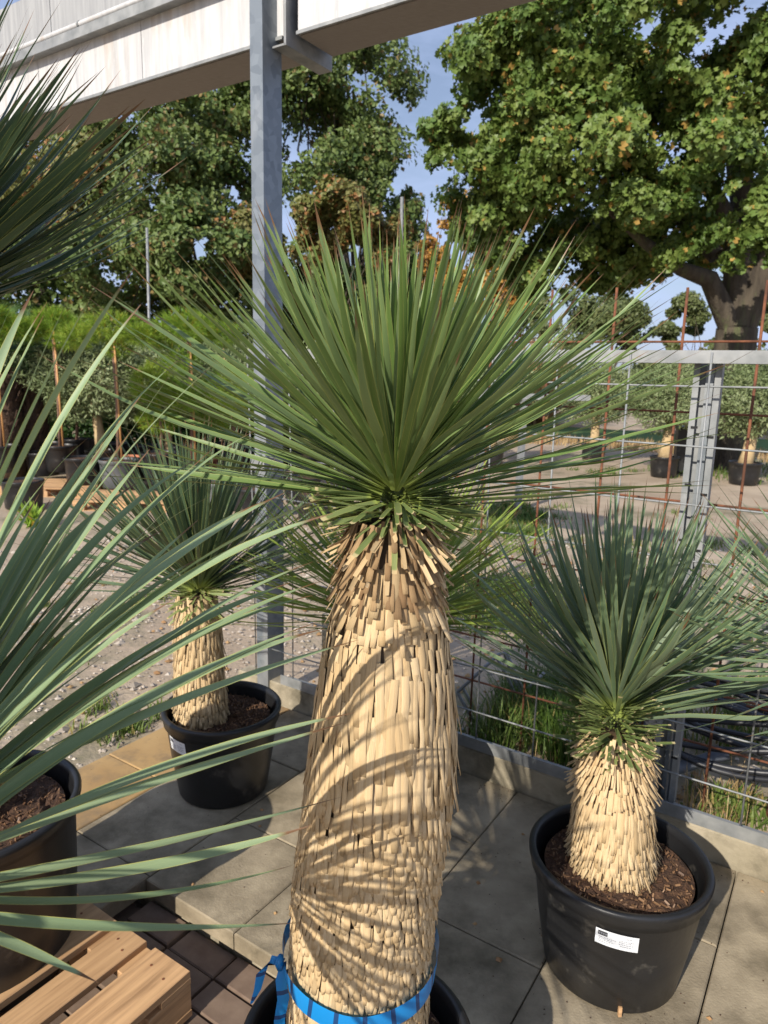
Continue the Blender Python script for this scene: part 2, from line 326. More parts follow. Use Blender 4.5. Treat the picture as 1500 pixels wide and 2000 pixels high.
# gravel, weeds, litter
def pebbles(name, pts, smin, smax, mat, z=0):
    V0 = np.array([[1, 0, 0], [0, 1, 0], [-1, 0, 0], [0, -1, 0], [0, 0, .7], [.5, .6, .35]]); F0 = np.array([[0, 5, 4], [5, 1, 4], [1, 2, 4], [2, 3, 4], [3, 0, 4], [0, 1, 5]])
    k = len(pts); M = np.zeros((k, 3, 3)); s = rng.uniform(smin, smax, k)**1.0; a = rng.uniform(0, 6.28, k); sx = rng.uniform(.7, 1.4, k)
    M[:, 0, 0] = np.cos(a)*s*sx; M[:, 0, 1] = -np.sin(a)*s; M[:, 1, 0] = np.sin(a)*s*sx; M[:, 1, 1] = np.cos(a)*s; M[:, 2, 2] = s
    V, F, uv = batch(V0, F0, np.zeros((6, 2)), M, np.column_stack([pts, np.full(k, z)])); return tag(child(name, V, F, None, mat), kind='stuff')
CRp = np.array([.7, 1.82])
def bpts(k, a0, a1, b0, b1): A = rng.uniform(a0, a1, k); B = rng.uniform(b0, b1, k); return np.stack([E1[0]*A+E2[0]*B, E1[1]*A+E2[1]*B], 1)
pebbles('gravel', np.concatenate([bpts(9000, -6.5, -2.62, .6, 7.5), bpts(4500, -2.6, 3.5, 2.75, 7)]), .004, .016, M_stone, -.008)
pebbles('stones', np.concatenate([bpts(500, -6.5, -2.62, 1, 8), bpts(420, -2.6, 5, 3.2, 8)]), .012, .035, M_stone, -.012)
def tufts(name, cen, n, h, spread, mat, wd=.004, z=0):
    # grass blades gathered in tufts
    V0 = np.array([[0, -1, 0], [0, 1, 0], [.35, -.7, .5], [.35, .7, .5], [1, 0, .85]]); F4 = np.array([[0, 1, 3, 2]]); F3 = np.array([[2, 3, 4]])
    k = len(cen)*n; c = np.repeat(cen, n, 0); a = rng.uniform(0, 6.28, k); s = h*rng.uniform(.4, 1.1, k)
    M = np.zeros((k, 3, 3)); lean = rng.uniform(.2, .9, k)
    M[:, 0, 0] = np.cos(a)*s*lean; M[:, 1, 0] = np.sin(a)*s*lean; M[:, 0, 1] = -np.sin(a)*wd; M[:, 1, 1] = np.cos(a)*wd; M[:, 2, 2] = s*(1.25-lean*.6)
    T = np.column_stack([c + rng.normal(size=(k, 2))*spread, np.full(k, z-.01)])
    V, F, uv = batch(V0, [F4, F3], np.zeros((5, 2)), M, T); return tag(child(name, V, F, None, mat), kind='stuff')
def gpts(l):    # ground points under picture points
    o = []
    for x, y in l:
        r = ray(x, y); P = CAM - r*(Hc/r[2]); o.append(P[:2])
    return np.array(o)
wl = [(250, 1170), (230, 1190), (270, 1180), (150, 1260), (130, 1270), (180, 1370), (175, 1385), (260, 1400), (250, 1415), (240, 1420), (330, 1390), (100, 1250), (60, 1290), (205, 1200), (300, 1165), (90, 1180), (20, 1150), (220, 1440)]
wr = [(x, y) for x in range(905, 1080, 16) for y in (1010, 1040, 1150, 1180)] + [(1000+rng.uniform(-90, 130), 1080+rng.uniform(60, 140)) for _ in range(24)] + [(930+rng.uniform(-30, 130), 1010+rng.normal()*18) for _ in range(26)] + [(1150, 920), (1185, 925), (1210, 918), (1310, 930), (1340, 925), (1370, 918), (1420, 925), (1180, 1190), (1210, 1205), (1170, 1215), (1350, 1010), (1400, 1070), (1230, 1060), (1390, 1065), (1480, 1080), (1455, 1590), (1470, 1600), (1430, 1580)]
g1 = gpts(wl); g1 = np.concatenate([g1 + rng.normal(size=g1.shape)*.05 for _ in range(4)])
tufts('weeds', g1, 26, .07, .03, M_weed)
g2 = gpts(wr); g2 = np.concatenate([g2 + rng.normal(size=g2.shape)*.12 for _ in range(3)])
tufts('ground_cover', g2, 34, .1, .07, M_weed, .006)
tufts('low_grass', np.concatenate([bpts(170, -1.8, 2.5, 3.9, 6.6), bpts(120, -3.5, 1.5, 5, 7.4)]), 26, .07, .09, M_weed, .005)
tufts('tall_grass', np.concatenate([bpts(70, -1.35, -.75, 2.8, 3.6), bpts(10, -.7, .4, 3.3, 3.9)]), 40, .3, .05, M_weed, .004)
tufts('dry_grass', np.concatenate([bpts(9, -1.0, -.2, 2.74, 2.86), bpts(22, -.5, .5, 2.78, 3.1)]), 12, .24, .04, M_dry, .0022)
tufts('far_verge', bpts(700, -12, 22, 17.5, 19.5), 14, .25, .18, M_dry, .012)
tufts('verge_weeds', bpts(600, -3, 16, 13.6, 17), 12, .16, .2, M_weed, .01)
pebbles('fallen_leaves', np.concatenate([bpts(900, -2.6, 4, 2.8, 7), bpts(2500, 0, 20, 15, 20), bpts(260, -6, -2.6, 1, 7)]), .01, .022, M_litter, -.006)

def bp2(k, a0, a1, b0, b1): return bpts(k, a0, a1, b0, b1)
pebbles('soil_crumbs', np.concatenate([bp2(260, -2.6, 1.6, 1.36, 2.56), CRp+rng.normal(size=(160, 2))*.26, bp2(300, -2.5, 1.5, 2.45, 2.56)]), .0008, .0028, M_soil, .001)
pebbles('dead_leaf_bits', bp2(46, -2.4, 1.5, 1.4, 2.5), .006, .013, M_litter, .001)
# ------------------------------------------------------------ kerb, fence, posts, gutter beam
kb = tag(link('concrete_kerb', mesh('concrete_kerb', *cbox(BP(-.3, 2.615, .03), (4.6, .09, .17), ROT, .006), mat=M_kerb)), 'low mossy concrete kerb under the mesh fence along the slabs', 'kerb')
fb = root('mesh_fence', BP(0, 2.63, .115), 'galvanised wire mesh fence with wide steel top rail behind the trunk', 'fence')
def lbar(name, a0, a1, parts, par, mat):   # bars along E1: list of (b, z, db, dz)
    m = MB()
    for b, z, db, dz in parts: m.box(BP((a0+a1)/2, b, z), (a1-a0, db, dz), ROT)
    return m.build(name, par, mat)
lbar('bottom_rail', -2.3, 2.2, [(2.615, .1215, .085, .006), (2.572, .142, .005, .05)], fb, M_galv)
lbar('top_rail', -2.5, 2.6, [(2.575, 1.7735, .006, .037), (2.608, 1.7945, .07, .005), (2.642, 1.7735, .006, .037)], fb, M_galv)
for a in np.arange(-2.5, 2.3, .26):
    V, F, uv = tube([BP(a+rng.normal()*.003, 2.598, .13), BP(a+rng.normal()*.004, 2.598+rng.normal()*.004, 1.0), BP(a, 2.566, 1.79)], .0036, 6); child('rod', V, F, fb, M_galv, uv, True)
for z in np.arange(.28, 1.7, .2):
    V, F, uv = tube([BP(a, 2.59-.02*max(0, z-1), z+rng.normal()*.002) for a in np.arange(-2.4, 2.5, .6)], .0036, 6); child('rod', V, F, fb, M_galv, uv, True)
def cpost(a, b, z0, z1, label):
    r = root('fence_post', BP(a, b, z0), label, 'post'); m = MB(); h = z1-z0; zc = (z0+z1)/2
    m.box(BP(a, b+.02, zc), (.085, .004, h), ROT)
    for s in (-1, 1):
        m.box(BP(a+s*.0425, b, zc), (.004, .044, h), ROT); m.box(BP(a+s*.034, b-.022, zc), (.02, .004, h), ROT)
    m.build('channel', r, M_galv)
    m = MB(); m.box(BP(a+.004, b+.012, zc), (.026, .01, h-.02), ROT); m.build('inner_rail', r, M_span)
    for z in np.arange(z0+.35, z1-.1, .2):
        for c_ in (BP(a-.024, b-.0255, z), BP(a+.03, b-.0255, z-.03)): child('slot', boxv(c_, (.022, .003, .008), ROT), BOXF, r, M_plastic)
    return r
cpost(-.44, 2.67, -.01, 1.77, 'galvanised slotted fence post under the top rail at right')
# tall steel column
P0 = BP(-2.412, 2.62); cl = root('steel_column', (P0[0], P0[1], -.05), 'tall galvanised square steel column holding up the gutter beam', 'column')
V, F = boxv((P0[0], P0[1], 1.95), (.075, .125, 4.0), ROT), BOXF
child('column_tube', V, F, cl, M_span)
m = MB(); m.box((P0[0], P0[1], 0.0), (.2, .24, .012), ROT); m.build('base_plate', cl, M_galv)
m = MB(); m.box((*BP(-2.412, 2.62-.075)[:2], .62), (.09, .02, .05), ROT); m.box((*BP(-2.412, 2.62-.075)[:2], 1.25), (.09, .02, .05), ROT); m.build('clamp', cl, M_galv)
# gutter beam
def beammat():
    m, t, b = nodes('painted_gutter_metal'); s = noise(t, 5, 7, (5, 5, .4), 'Pos', .65); col = mixc(t, ramp(t, s, .35, .7), (.62, .61, .6), (.44, .44, .44))
    col = mixc(t, ramp(t, noise(t, 2.2, 6, (3, 3, .6), 'Pos', .6), .58, .74, 0, .55), col, (.42, .3, .19)); col = mixc(t, ramp(t, noise(t, 60, 4, (1, 1, .2), 'Pos'), .6, .75, 0, .5), col, (.75, .74, .72))
    t.links.new(col, b.inputs['Base Color']); b.inputs['Roughness'].default_value = .55; b.inputs['Metallic'].default_value = .1; bump(t, b, s, .15, .003); return m
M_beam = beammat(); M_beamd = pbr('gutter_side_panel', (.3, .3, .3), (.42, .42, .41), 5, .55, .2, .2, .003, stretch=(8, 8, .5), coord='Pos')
bm_ = root('gutter_beam', BP(-2.3, 2.7, 3.14), 'pale rust-stained box gutter beam with pipe running overhead', 'beam')
FB = 2.66   # front face of the beam, in yard depth
lf = (-8.5, -2.47); rf = (-2.37, 4.5)
edges = [-8.5, -7.3, -6.1, -4.9, -4.22, -3.3, -2.335]
for a0, a1 in zip(edges, edges[1:]):
    V, F = boxv(BP((a0+a1)/2, FB, 3.295), (a1-a0-.004, .012, .29), ROT), BOXF; child('front_panel', V, F, bm_, M_beam)
for a0, a1 in zip([-2.255, -.9, .6, 2.2], [-.9, .6, 2.2, 4.4]):
    V, F = boxv(BP((a0+a1)/2, FB, 3.295), (a1-a0-.004, .012, .29), ROT), BOXF; child('front_panel', V, F, bm_, M_beam)
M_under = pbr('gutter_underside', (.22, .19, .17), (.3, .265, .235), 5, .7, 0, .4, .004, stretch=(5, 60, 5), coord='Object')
for a0, a1 in ((-8.5, -2.335), (-2.255, 4.4)):
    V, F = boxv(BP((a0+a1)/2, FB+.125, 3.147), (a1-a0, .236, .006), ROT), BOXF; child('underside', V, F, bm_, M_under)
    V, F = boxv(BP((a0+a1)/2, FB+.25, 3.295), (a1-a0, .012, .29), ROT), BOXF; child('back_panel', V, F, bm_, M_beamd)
    m = MB(); m.box(BP((a0+a1)/2, FB-.012, 3.15), (a1-a0, .012, .014), ROT); m.build('bottom_lip', bm_, M_galv)
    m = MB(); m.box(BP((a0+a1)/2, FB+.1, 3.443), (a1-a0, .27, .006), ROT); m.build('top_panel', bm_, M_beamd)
m = MB(); m.box(BP(-2.295, FB+.12, 3.27), (.012, .33, .34), ROT); m.box(BP(-2.33, FB+.12, 3.105), (.075, .33, .008), ROT); m.build('joint_flange', bm_, M_rust if False else M_galv)
m = MB(); m.box(BP(-5.45, FB-.035, 3.437), (6.1, .06, .008), ROT); m.box(BP(-5.45, FB-.068, 3.45), (6.1, .006, .05), ROT); m.build('ledge', bm_, M_galv)
m = MB()
m.tube([BP(a, FB-.045, 3.5) for a in np.arange(-8.4, -2.5, .5)], .016, 10); m.build('pipe', bm_, M_beam, True)
for a in (-7.2, -5.7, -4.6, -3.75, -3.0): m = MB(); m.tube([BP(a-.008, FB-.045, 3.5), BP(a+.008, FB-.045, 3.5)], .019, 10); m.build('pipe_clip', bm_, M_galv)
for a0, a1 in zip([-8.5, -7.4, -6.3, -5.2, -4.1, -3.2], [-7.4, -6.3, -5.2, -4.1, -3.2, -2.45]):
    V, F = boxv(BP((a0+a1)/2, FB+.02, 3.62), (a1-a0-.006, .012, .34), ROT), BOXF; child('upper_panel', V, F, bm_, M_beamd)

# rusty reinforcing mesh leaning behind the fence
def rebar(name, a0, a1, b, z0, z1, da, dz, r, label, zs=None, mat=M_rust, tilt=0):
    rt = root(name, BP((a0+a1)/2, b, z0), label, 'steel mesh')
    for a in np.arange(a0, a1+.001, da):
        V, F, uv = tube([BP(a, b, z0), BP(a-tilt*.5, b+.02, (z0+z1)/2), BP(a-tilt, b+.03, z1-rng.uniform(0, .03))], r, 6); child('rod', V, F, rt, mat, uv, True)
    for z in (zs if zs is not None else np.arange(z0+dz*.5, z1, dz)):
        f = (z-z0)/(z1-z0); V, F, uv = tube([BP(a0-.12-tilt*f, b+.012, z), BP(a1+.12-tilt*f, b+.03*f+.012, z)], r*.9, 6); child('rod', V, F, rt, mat, uv, True)
    return rt
rebar('reinforcing_mesh', -1.62, -.1, 2.86, -.01, 2.05, .26, .4, .0052, 'rusty reinforcing mesh leaning behind the fence at right', [.28, .5, .9, 1.24, 1.58, 1.84])
rebar('reinforcing_mesh', -.1, 1.3, 2.95, -.01, 2.05, .27, .4, .005, 'rusty reinforcing mesh at the right edge behind the slotted post', [.45, .9, 1.24, 1.6, 1.83])
rebar('rusty_mesh_fence', .9, 4.2, 7.3, 0, 2.22, .11, .12, .006, 'fine rusty mesh fence standing out in the yard before the maple', np.arange(1.72, 2.2, .13))
for a in np.arange(1, 4.3, .8): pass
rebar('grid_fence', .5, 21, 16.6, 0, 1.35, .15, .15, .006, 'low rusty grid fence far behind beside the potted olives', mat=M_rust)
# grey pipe, hoses, trolley frame behind the fence
V, F, uv = tube([BP(-.62, 2.86, .02), BP(-.28, 3.1, .16)], .026, 14); tag(child('grey_pipe', V, F, None, M_pipe, uv, True), 'fat grey plastic pipe lying in the grass behind the kerb', 'pipe')
def hose(i, lab):
    m = MB(); r0 = .36+.035*i
    c = BP(-.33+.03*i, 3.16+.035*i, .12); ph = rng.uniform(0, 1); pts = []
    for t in np.linspace(0, 2*PI*1.6, 60):
        rr = r0*(1+.05*math.sin(3*t+ph*6)); pts.append(c + E1*math.cos(t+ph)*rr + E2*math.sin(t+ph)*rr*.5 + np.array([0, 0, .12+.11*math.sin(t*1.0+i)+.012*i]))
    m.tube(pts, .0125, 8); V, F, uv = m.out(); return tag(child('hose', V, F, None, M_hose, uv, True), lab, 'hose', 'coiled black hoses behind the fence')
for i in range(9): hose(i, 'loose coil of black irrigation hose heaped behind the fence at right')
tr = root('trolley_frame', BP(-1.25, 3.1, 0), 'bent light grey tubular metal trolley frame lying in grass behind the fence', 'frame')
def px(x, y, Y): return aty(x, y, Y)
for pts in ([(893, 1352), (975, 1277), (985, 1275), (1000, 1318), (1062, 1440)], [(893, 1352), (920, 1400), (945, 1455)], [(903, 1342), (935, 1400), (962, 1462)], [(968, 1280), (990, 1320), (1012, 1370), (1028, 1376), (1030, 1362), (1008, 1320), (990, 1275)], [(1030, 1345), (1065, 1312)], [(886, 1440), (905, 1424), (917, 1448)]):
    V, F, uv = tube([px(x, y, 3.25+.001*(x-950)) for x, y in pts], .0085, 8); child('tube', V, F, tr, M_galv, uv, True)
m = MB(); m.box(BP(-2.19, 2.85, .22), (.11, .02, .42), ROT); V, F, uv = m.out(); tag(child('concrete_plate', V, F, None, M_kerb), 'small pale concrete plate standing behind the steel column foot', 'plate')

# ------------------------------------------------------------ pots and soil
def pot(c, r0, r1, h, label, name='plant_pot', mat=None, soil=.05, n=56, cat='pot', group=None, simple=False, foot=0):
    c = np.array(c, float); rt = root(name, c, label, cat, group); mat = mat or M_plastic
    t = .005; wall = [(r0*.2, .0), (r0-.01, 0), (r0, .01), (r0+(r1-r0)*.45, h*.45), (r1-.012, h-.055), (r1-.008, h-.05)]
    rim = [(r1-.0085, h-.052), (r1-.001, h-.05), (r1, h-.03), (r1+.006, h-.018), (r1+.007, h-.006), (r1+.002, h), (r1-.008, h+.001), (r1-.014, h-.004), (r1-.017, h-.02)]
    inn = [(r1-.0175, h-.02), (r1-.022, h-.06), (r1-.03, h-.14)]
    if simple: n = 28
    V, F = lathe(wall, n, c); child('pot_wall', V, F, rt, mat, smooth=True)
    V, F = lathe(rim, n, c); child('rim', V, F, rt, mat, smooth=True)
    V, F = lathe(inn, n, c); child('inner_wall', V, F, rt, mat, smooth=True)
    rr = r1-.02-(.02 if soil > .03 else 0); K = 18 if not simple else 4; Ns = 48 if not simple else 16; Vs = []
    for i in range(K+1):
        for j in range(Ns):
            q = rr*i/K; a = j*2*PI/Ns; Vs.append((c[0]+q*math.cos(a), c[1]+q*math.sin(a), c[2]+h-soil+(.012*math.sin(q*40+j)*.4+rng.normal()*.004 if i < K else 0)))
    Fq = [[i*Ns+j, (i+1)*Ns+j, (i+1)*Ns+(j+1) % Ns, i*Ns+(j+1) % Ns] for i in range(K) for j in range(Ns)]
    child('soil', Vs, np.array(Fq), rt, M_soil, smooth=False)
    if not simple:
        k = 500; q = rr*np.sqrt(rng.uniform(.1, 1, k))*.97; a = rng.uniform(0, 6.28, k); V0 = boxv((0, 0, 0), (1, .35, .2)); M = rotmats(k, rng)*rng.uniform(.004, .016, k)[:, None, None]
        V, F, uv = batch(V0, BOXF, np.zeros((8, 2)), M, np.stack([c[0]+q*np.cos(a), c[1]+q*np.sin(a), np.full(k, c[2]+h-soil+.006)], 1)); child('bark_mulch', V, F, rt, M_litterd, kind='stuff')
    return rt
M_litterd = leafmat('bark_chips', ((.1, .05, .025), (.24, .13, .07), (.07, .035, .02), (.32, .19, .1)), None, .1, 0)
def sticker(rt, c, r0, r1, h, ang, zc, wd, ht, logo=True, tilt=0.0):
    # curved paper label on a pot's wall, printed with a dark square and faint lines
    def patch(u0, u1, v0, v1, off, name, mat, par):
        n = 10; V = []
        for i in range(n+1):
            u = u0+(u1-u0)*i/n
            for v in (v0, v1):
                z = zc+v*ht+tilt*u*wd; q = r0+(r1-.012-r0)*(z/(h-.055)); r = q+off; a = ang+u*wd/q; V.append((c[0]+r*math.cos(a), c[1]+r*math.sin(a), c[2]+z))
        F = [[2*i, 2*i+2, 2*i+3, 2*i+1] for i in range(n)]; return V, F
    V, F = patch(-.5, .5, -.5, .5, .0022, '', None, None); lab = child('label', V, np.array(F), rt, M_label)
    if logo:
        V, F = patch(-.44, -.22, .12, .4, .003, '', None, None); child('logo_square', V, np.array(F), lab, M_ink)
        m = MB()
        for (u, v, l) in [(-.42, 0, .4), (-.42, -.1, .33), (-.42, -.2, .37), (-.42, -.3, .28), (.05, .1, .36), (.05, 0, .3), (.05, -.12, .34), (.22, .3, .12), (.08, -.25, .25)]:
            uu = u
            while uu < u+l:
                q = rng.uniform(.02, .06); V, F = patch(uu, min(uu+q, u+l), v-.018, v+.018, .0028, '', None, None); m.add(np.array(V), np.array(F)); uu += q+.014
        m.build('print', lab, M_inkl)
        m = MB()
        for uu in (-.42, -.37, -.32, -.27): V, F = patch(uu, uu+.03, .2, .32, .0034, '', None, None); m.add(np.array(V), np.array(F))
        m.build('logo_mark', lab, M_inkl)
CR = np.array([.70, 1.82, 0.]); CL = np.array([-.64, 2.68, 0.]); CM = np.array([-.03, 1.26, -.07]); CA = np.array([-1.14, 1.78, 0]); CB = np.array([.02, 2.46, 0])
pr_ = pot(CR, .19, .247, .36, 'large black plastic pot with white label on sunlit slabs at right'); sticker(pr_, CR, .19, .247, .36, math.atan2(-1.66, -.72)+.11, .262, .108, .05, tilt=-.05)
m = MB(); m.box(CR+np.array([-.03, -.193, .02]), (.009, .008, .03), 0); m.build('drain_tab', pr_, M_wood)
pl_ = pot(CL, .18, .232, .36, 'shaded black plastic pot with white label holding the left yucca'); sticker(pl_, CL, .18, .232, .36, math.atan2(-2.7, .05)-.72, .265, .1, .055)
pot(CM, .19, .243, .385, 'black pot at the very bottom holding the tall central yucca')
pot(CA, .25, .285, .5, 'big dark dirty pot at the left edge beside the pallet')
pot(CB, .2, .23, .4, 'grey plastic pot half hidden behind the central trunk', mat=M_plastic_g)
CF = np.array([1.42, 1.72, 0.]); pot(CF, .19, .24, .36, 'black pot beyond the right edge holding the partly seen yucca')
CN = np.array([-.80, .56, -.07]); pot(CN, .19, .25, .36, 'black pot beyond the lower left edge holding the nearest yucca')

# ------------------------------------------------------------ yuccas
def leaf_tmpl(droop, twist, fold=.22, ns=10, wob=0, cut=False, side=0.):
    V = []; uv = []
    for i in range(ns+1):
        x = i/ns
        if cut: wd = .8+.2*math.sin(x*3)
        else: wd = (.62+.38*min(1, x/.22))*(1-max(0, (x-.45)/.55)**1.6)**.9 if x < 1 else .0
        z = -droop*x*x + wob*math.sin(x*7)*.02; a = twist*x; y0 = side*x*x
        for s, u in ((-1, 0), (0, .5), (1, 1)):
            yy = s*.5*wd; zz = (abs(s)*.5*wd*fold)
            V.append((x, yy*math.cos(a), yy*math.sin(a), y0, z, zz)); uv.append((u, x))
    V = np.array(V)
    F = [[3*i+j, 3*i+j+3, 3*i+j+4, 3*i+j+1] for i in range(ns) for j in range(2)]
    return V, np.array(F), np.array(uv)
def leaf_geo(tm, L, W):     # template to true size: length L, width W
    V = tm[0]; return np.stack([V[:, 0]*L, V[:, 1]*W + V[:, 3]*L, V[:, 2]*W + V[:, 4]*L + V[:, 5]*W], 1)
TM = [leaf_tmpl(d, t, f, 10, wob, side=s) for d, t, f, wob, s in ((.02, .25, .2, 0, .02), (-.03, -.35, .3, 1, -.03), (.06, .6, .15, 1, .04), (.1, -.2, .25, 0, -.02), (0, .9, .2, 1, .05), (.04, -.8, .2, 0, -.06), (-.05, .15, .3, 0, .0), (.14, .4, .2, 1, .03))]
CUT = [leaf_tmpl(.05, .2, .3, 3, 0, True), leaf_tmpl(-.06, -.2, .2, 3, 0, True), leaf_tmpl(.15, .1, .3, 3, 0, True)]
def orth(x, zh):
    x = unit(x); y = np.cross(zh, x)
    y = unit(y) if np.linalg.norm(y) > 1e-4 else np.array([0, 1., 0]); return np.stack([x, y, np.cross(x, y)], 1)
def place(rt, name, tms, items, mat, lim, score, tag_stuff='stuff'):
    """items: (P, R3x3, L, W, ti).  The lim best-seen become objects that share a few meshes, the rest one mesh."""
    order = sorted(range(len(items)), key=lambda i: -score(items[i])); rl = np.array(rt.location); cache = {}
    for i in order[:lim]:
        P, R, L, W, ti = items[i]; key = (ti, round(W/L, 2) if L > .2 else round(W/L, 1)); q = key[1]
        if key not in cache: cache[key] = mesh(name, leaf_geo(tms[ti], 1, max(q, .01)), tms[ti][1], tms[ti][2], mat, True)
        M = Matrix([[*(R[0]*L), P[0]-rl[0]], [*(R[1]*L), P[1]-rl[1]], [*(R[2]*L), P[2]-rl[2]], [0, 0, 0, 1]])
        link(name, cache[key], rt, M)
    if len(order) > lim:
        m = MB()
        for i in order[lim:]:
            P, R, L, W, ti = items[i]; V = leaf_geo(tms[ti], L, W); m.add(V@R.T + P, tms[ti][1], tms[ti][2])
        m.build(name, rt, mat, True, 'stuff')
def seen(it):
    P, R, L, W, ti = it; T = P + R[:, 0]*L; x, y, z = proj(T); x2, y2, z2 = proj(P+R[:, 0]*L*.5)
    ins = (0 < x < 1500 and 0 < y < 2000 and z > 0)+(0 < x2 < 1500 and 0 < y2 < 2000)
    return ins*10 + L*3 - z - np.dot(R[:, 0], Fv)*.8
def crown(rt, C, n, Lf, e0, e1, W, mat, lim=300, stem=.07, axis=(0, 0, 1), jit=.05, pw=1., rad=.03, keep=None, front=-90, ids=range(8)):
    A = orth(np.array(axis, float), np.array([0, 1., 0])); items = []     # axis = local up
    ax = unit(axis); bx = A[:, 1]; by = A[:, 2]
    for i in range(n):
        f = (i+.5)/n; el = math.radians(e1+(e0-e1)*f**pw) + rng.normal()*jit; az = i*2.39996+rng.normal()*.08
        h = bx*math.cos(az)+by*math.sin(az); d = unit(ax*math.sin(el)+h*math.cos(el))
        P = C + ax*stem*(.5-f) + h*rad*(.3+.7*f); L = Lf(el)*rng.uniform(.86, 1.08)
        eh = math.degrees(math.asin(d[2]/np.linalg.norm(d)))
        if (keep and not keep(d, eh)) or (eh < front*min(1, max(0, (-d[1]-.02)/.45))): continue
        zh = unit(ax*math.cos(el)-h*math.sin(el)) + rng.normal(size=3)*.22
        items.append((P, orth(d, zh), L, W*rng.uniform(.8, 1.15), list(ids)[int(rng.integers(len(ids)))]))
    place(rt, 'leaf', TM, items, mat, lim, seen)
def stubs(rt, C, n, r, z0, z1, L, e0, e1, W, mat=None, lim=120, name='cut_leaf', front=0):
    items = []
    for i in range(n):
        f = (i+.5)/n; az = i*2.39996+rng.normal()*.1; h = np.array([math.cos(az), math.sin(az), 0])
        if front and h[1] < -.35 and rng.uniform() < front: continue
        el = math.radians(e0+(e1-e0)*f)+rng.normal()*.12
        d = unit(h*math.cos(el)+np.array([0, 0, math.sin(el)])); items.append((C+h*r*.7+np.array([0, 0, z0+(z1-z0)*f]), orth(d, np.array([0, 0, 1.])+rng.normal(size=3)*.3), L*rng.uniform(.6, 1.15), W*rng.uniform(.8, 1.2), int(rng.integers(3))))
    place(rt, name, CUT, items, mat or M_stubg, lim, seen)
# husk: a flat dry leaf base lying down the trunk; x along its length, z outwards
def husk_tmpl(curl, lift, taper):
    V = []; uv = []
    for i, x in enumerate((0, .3, .7, 1)):
        wd = 1-taper*max(0, x-.6)*2.2
        z = lift*x**1.6 + curl*math.sin(x*PI)
        for s, u in ((-1, 0), (-.5, .25), (.5, .75), (1, 1)):
            V.append((x, s*.5*wd, 0, 0, z, (1-abs(s)**2)*.16)); uv.append((u, x))
    V = V + [(v[0], v[1], 0, 0, v[4], v[5]-.13) for v in V[12:16]]; uv += [(u, .99) for u in (0, .25, .75, 1)]
    F = [[4*i+j, 4*i+j+4, 4*i+j+5, 4*i+j+1] for i in range(3) for j in range(3)] + [[12+j, 16+j, 17+j, 13+j] for j in range(3)]
    return np.array(V), np.array(F), np.array(uv)
HK = [husk_tmpl(.03, .05, .0), husk_tmpl(.0, .12, .15), husk_tmpl(.06, .0, .1), husk_tmpl(-.02, .2, .0), husk_tmpl(.02, .08, .5), husk_tmpl(.05, .1, .7)]
def trunk(rt, path, rad, zones, lim, lean=.0, seedrow=0):
    """path(z)->centre, rad(z)->radius; zones: (z0,z1,row step,length,width,lift angle,template ids,material)"""
    z0 = min(z[0] for z in zones); z1 = max(z[1] for z in zones); zz = np.linspace(z0-.03, z1, 14)
    V, F, uv = tube([path(z) for z in zz], [rad(z)-.014 for z in zz], 28); child('trunk_core', V, F, rt, M_core, uv, True)
    for name, mat in (('leaf_base', M_husk), ('frayed_leaf_base', M_husk_b)):
        items = []
        for (a, b, step, L, W, lift, ids, mt) in zones:
            if mt != mat: continue
            z = a; row = 0
            while z < b:
                n = max(6, int(2*PI*rad(z)/(W*1.0))); 
                for j in range(n):
                    if rng.uniform() < .02: continue
                    if lift > 20 and rng.uniform() < .38: continue
                    az = (j+.5*(row % 2)+rng.normal()*.12)*2*PI/n; h = np.array([math.cos(az), math.sin(az), 0.]); zr = z+rng.normal()*step*.28
                    li = math.radians(max(-1.5, lift+rng.normal()*(1.5 if lift < 8 else 4))); d = unit(-np.array([0, 0, 1.])*math.cos(li)+h*math.sin(li)+np.array([-h[1], h[0], 0])*(rng.normal()*.05+lean))
                    ll = L*rng.uniform(.75, 1.25); ztop = zr+ll*.5
                    if ztop > z1+.04: continue
                    items.append((path(ztop)+h*(rad(min(ztop, z1))-.010+rng.uniform(0, .004)), orth(d, h), ll, W*rng.uniform(.75, 1.2), ids[int(rng.integers(len(ids)))]))
                z += step; row += 1
        if items: place(rt, name, HK, items, mat, lim, lambda it: -np.dot(it[1][:, 2], Fv)*2-abs(proj(it[0])[1]-1300)/4000-(0 if 0 < proj(it[0])[0] < 1500 else 9))
def lerp(z, zs, vs): return float(np.interp(z, zs, vs))
# --- the tall central yucca
yM = root('yucca', (-.025, 1.26, .3), 'tall central yucca with thick straw-coloured trunk and round blue-green crown', 'yucca plant')
pM = lambda z: np.array([lerp(z, [.3, .7, .95, 1.1, 1.5], [-.036, -.021, .002, .010, .014]), lerp(z, [.3, 1.5], [1.26, 1.2]), z])
rM = lambda z: lerp(z, [.3, .45, .7, .95, 1.05, 1.2, 1.3, 1.37, 1.5], [.142, .146, .147, .144, .140, .125, .102, .083, .071])
trunk(yM, pM, rM, [(.30, .44, .03, .09, .011, 2, (0, 2), M_husk), (.44, .82, .0172, .036, .0115, 3.0, (1, 4, 5, 4), M_husk), (.82, 1.0, .027, .058, .0112, 1.6, (0, 1, 4), M_husk), (1.0, 1.3, .046, .12, .0102, .8, (0, 2, 0, 2, 1), M_husk),
                   (1.29, 1.37, .022, .07, .0115, 9, (1, 3, 0), M_husk), (1.335, 1.44, .019, .058, .0095, 21, (1, 3), M_husk_b)], 300)
CMt = np.array([.018, 1.2, 1.515])
def gl(base, up, low): return lambda el: base*(1-.0*el) if el > .3 else base*(low+(1-low)*max(0, (el+.2)/.5))
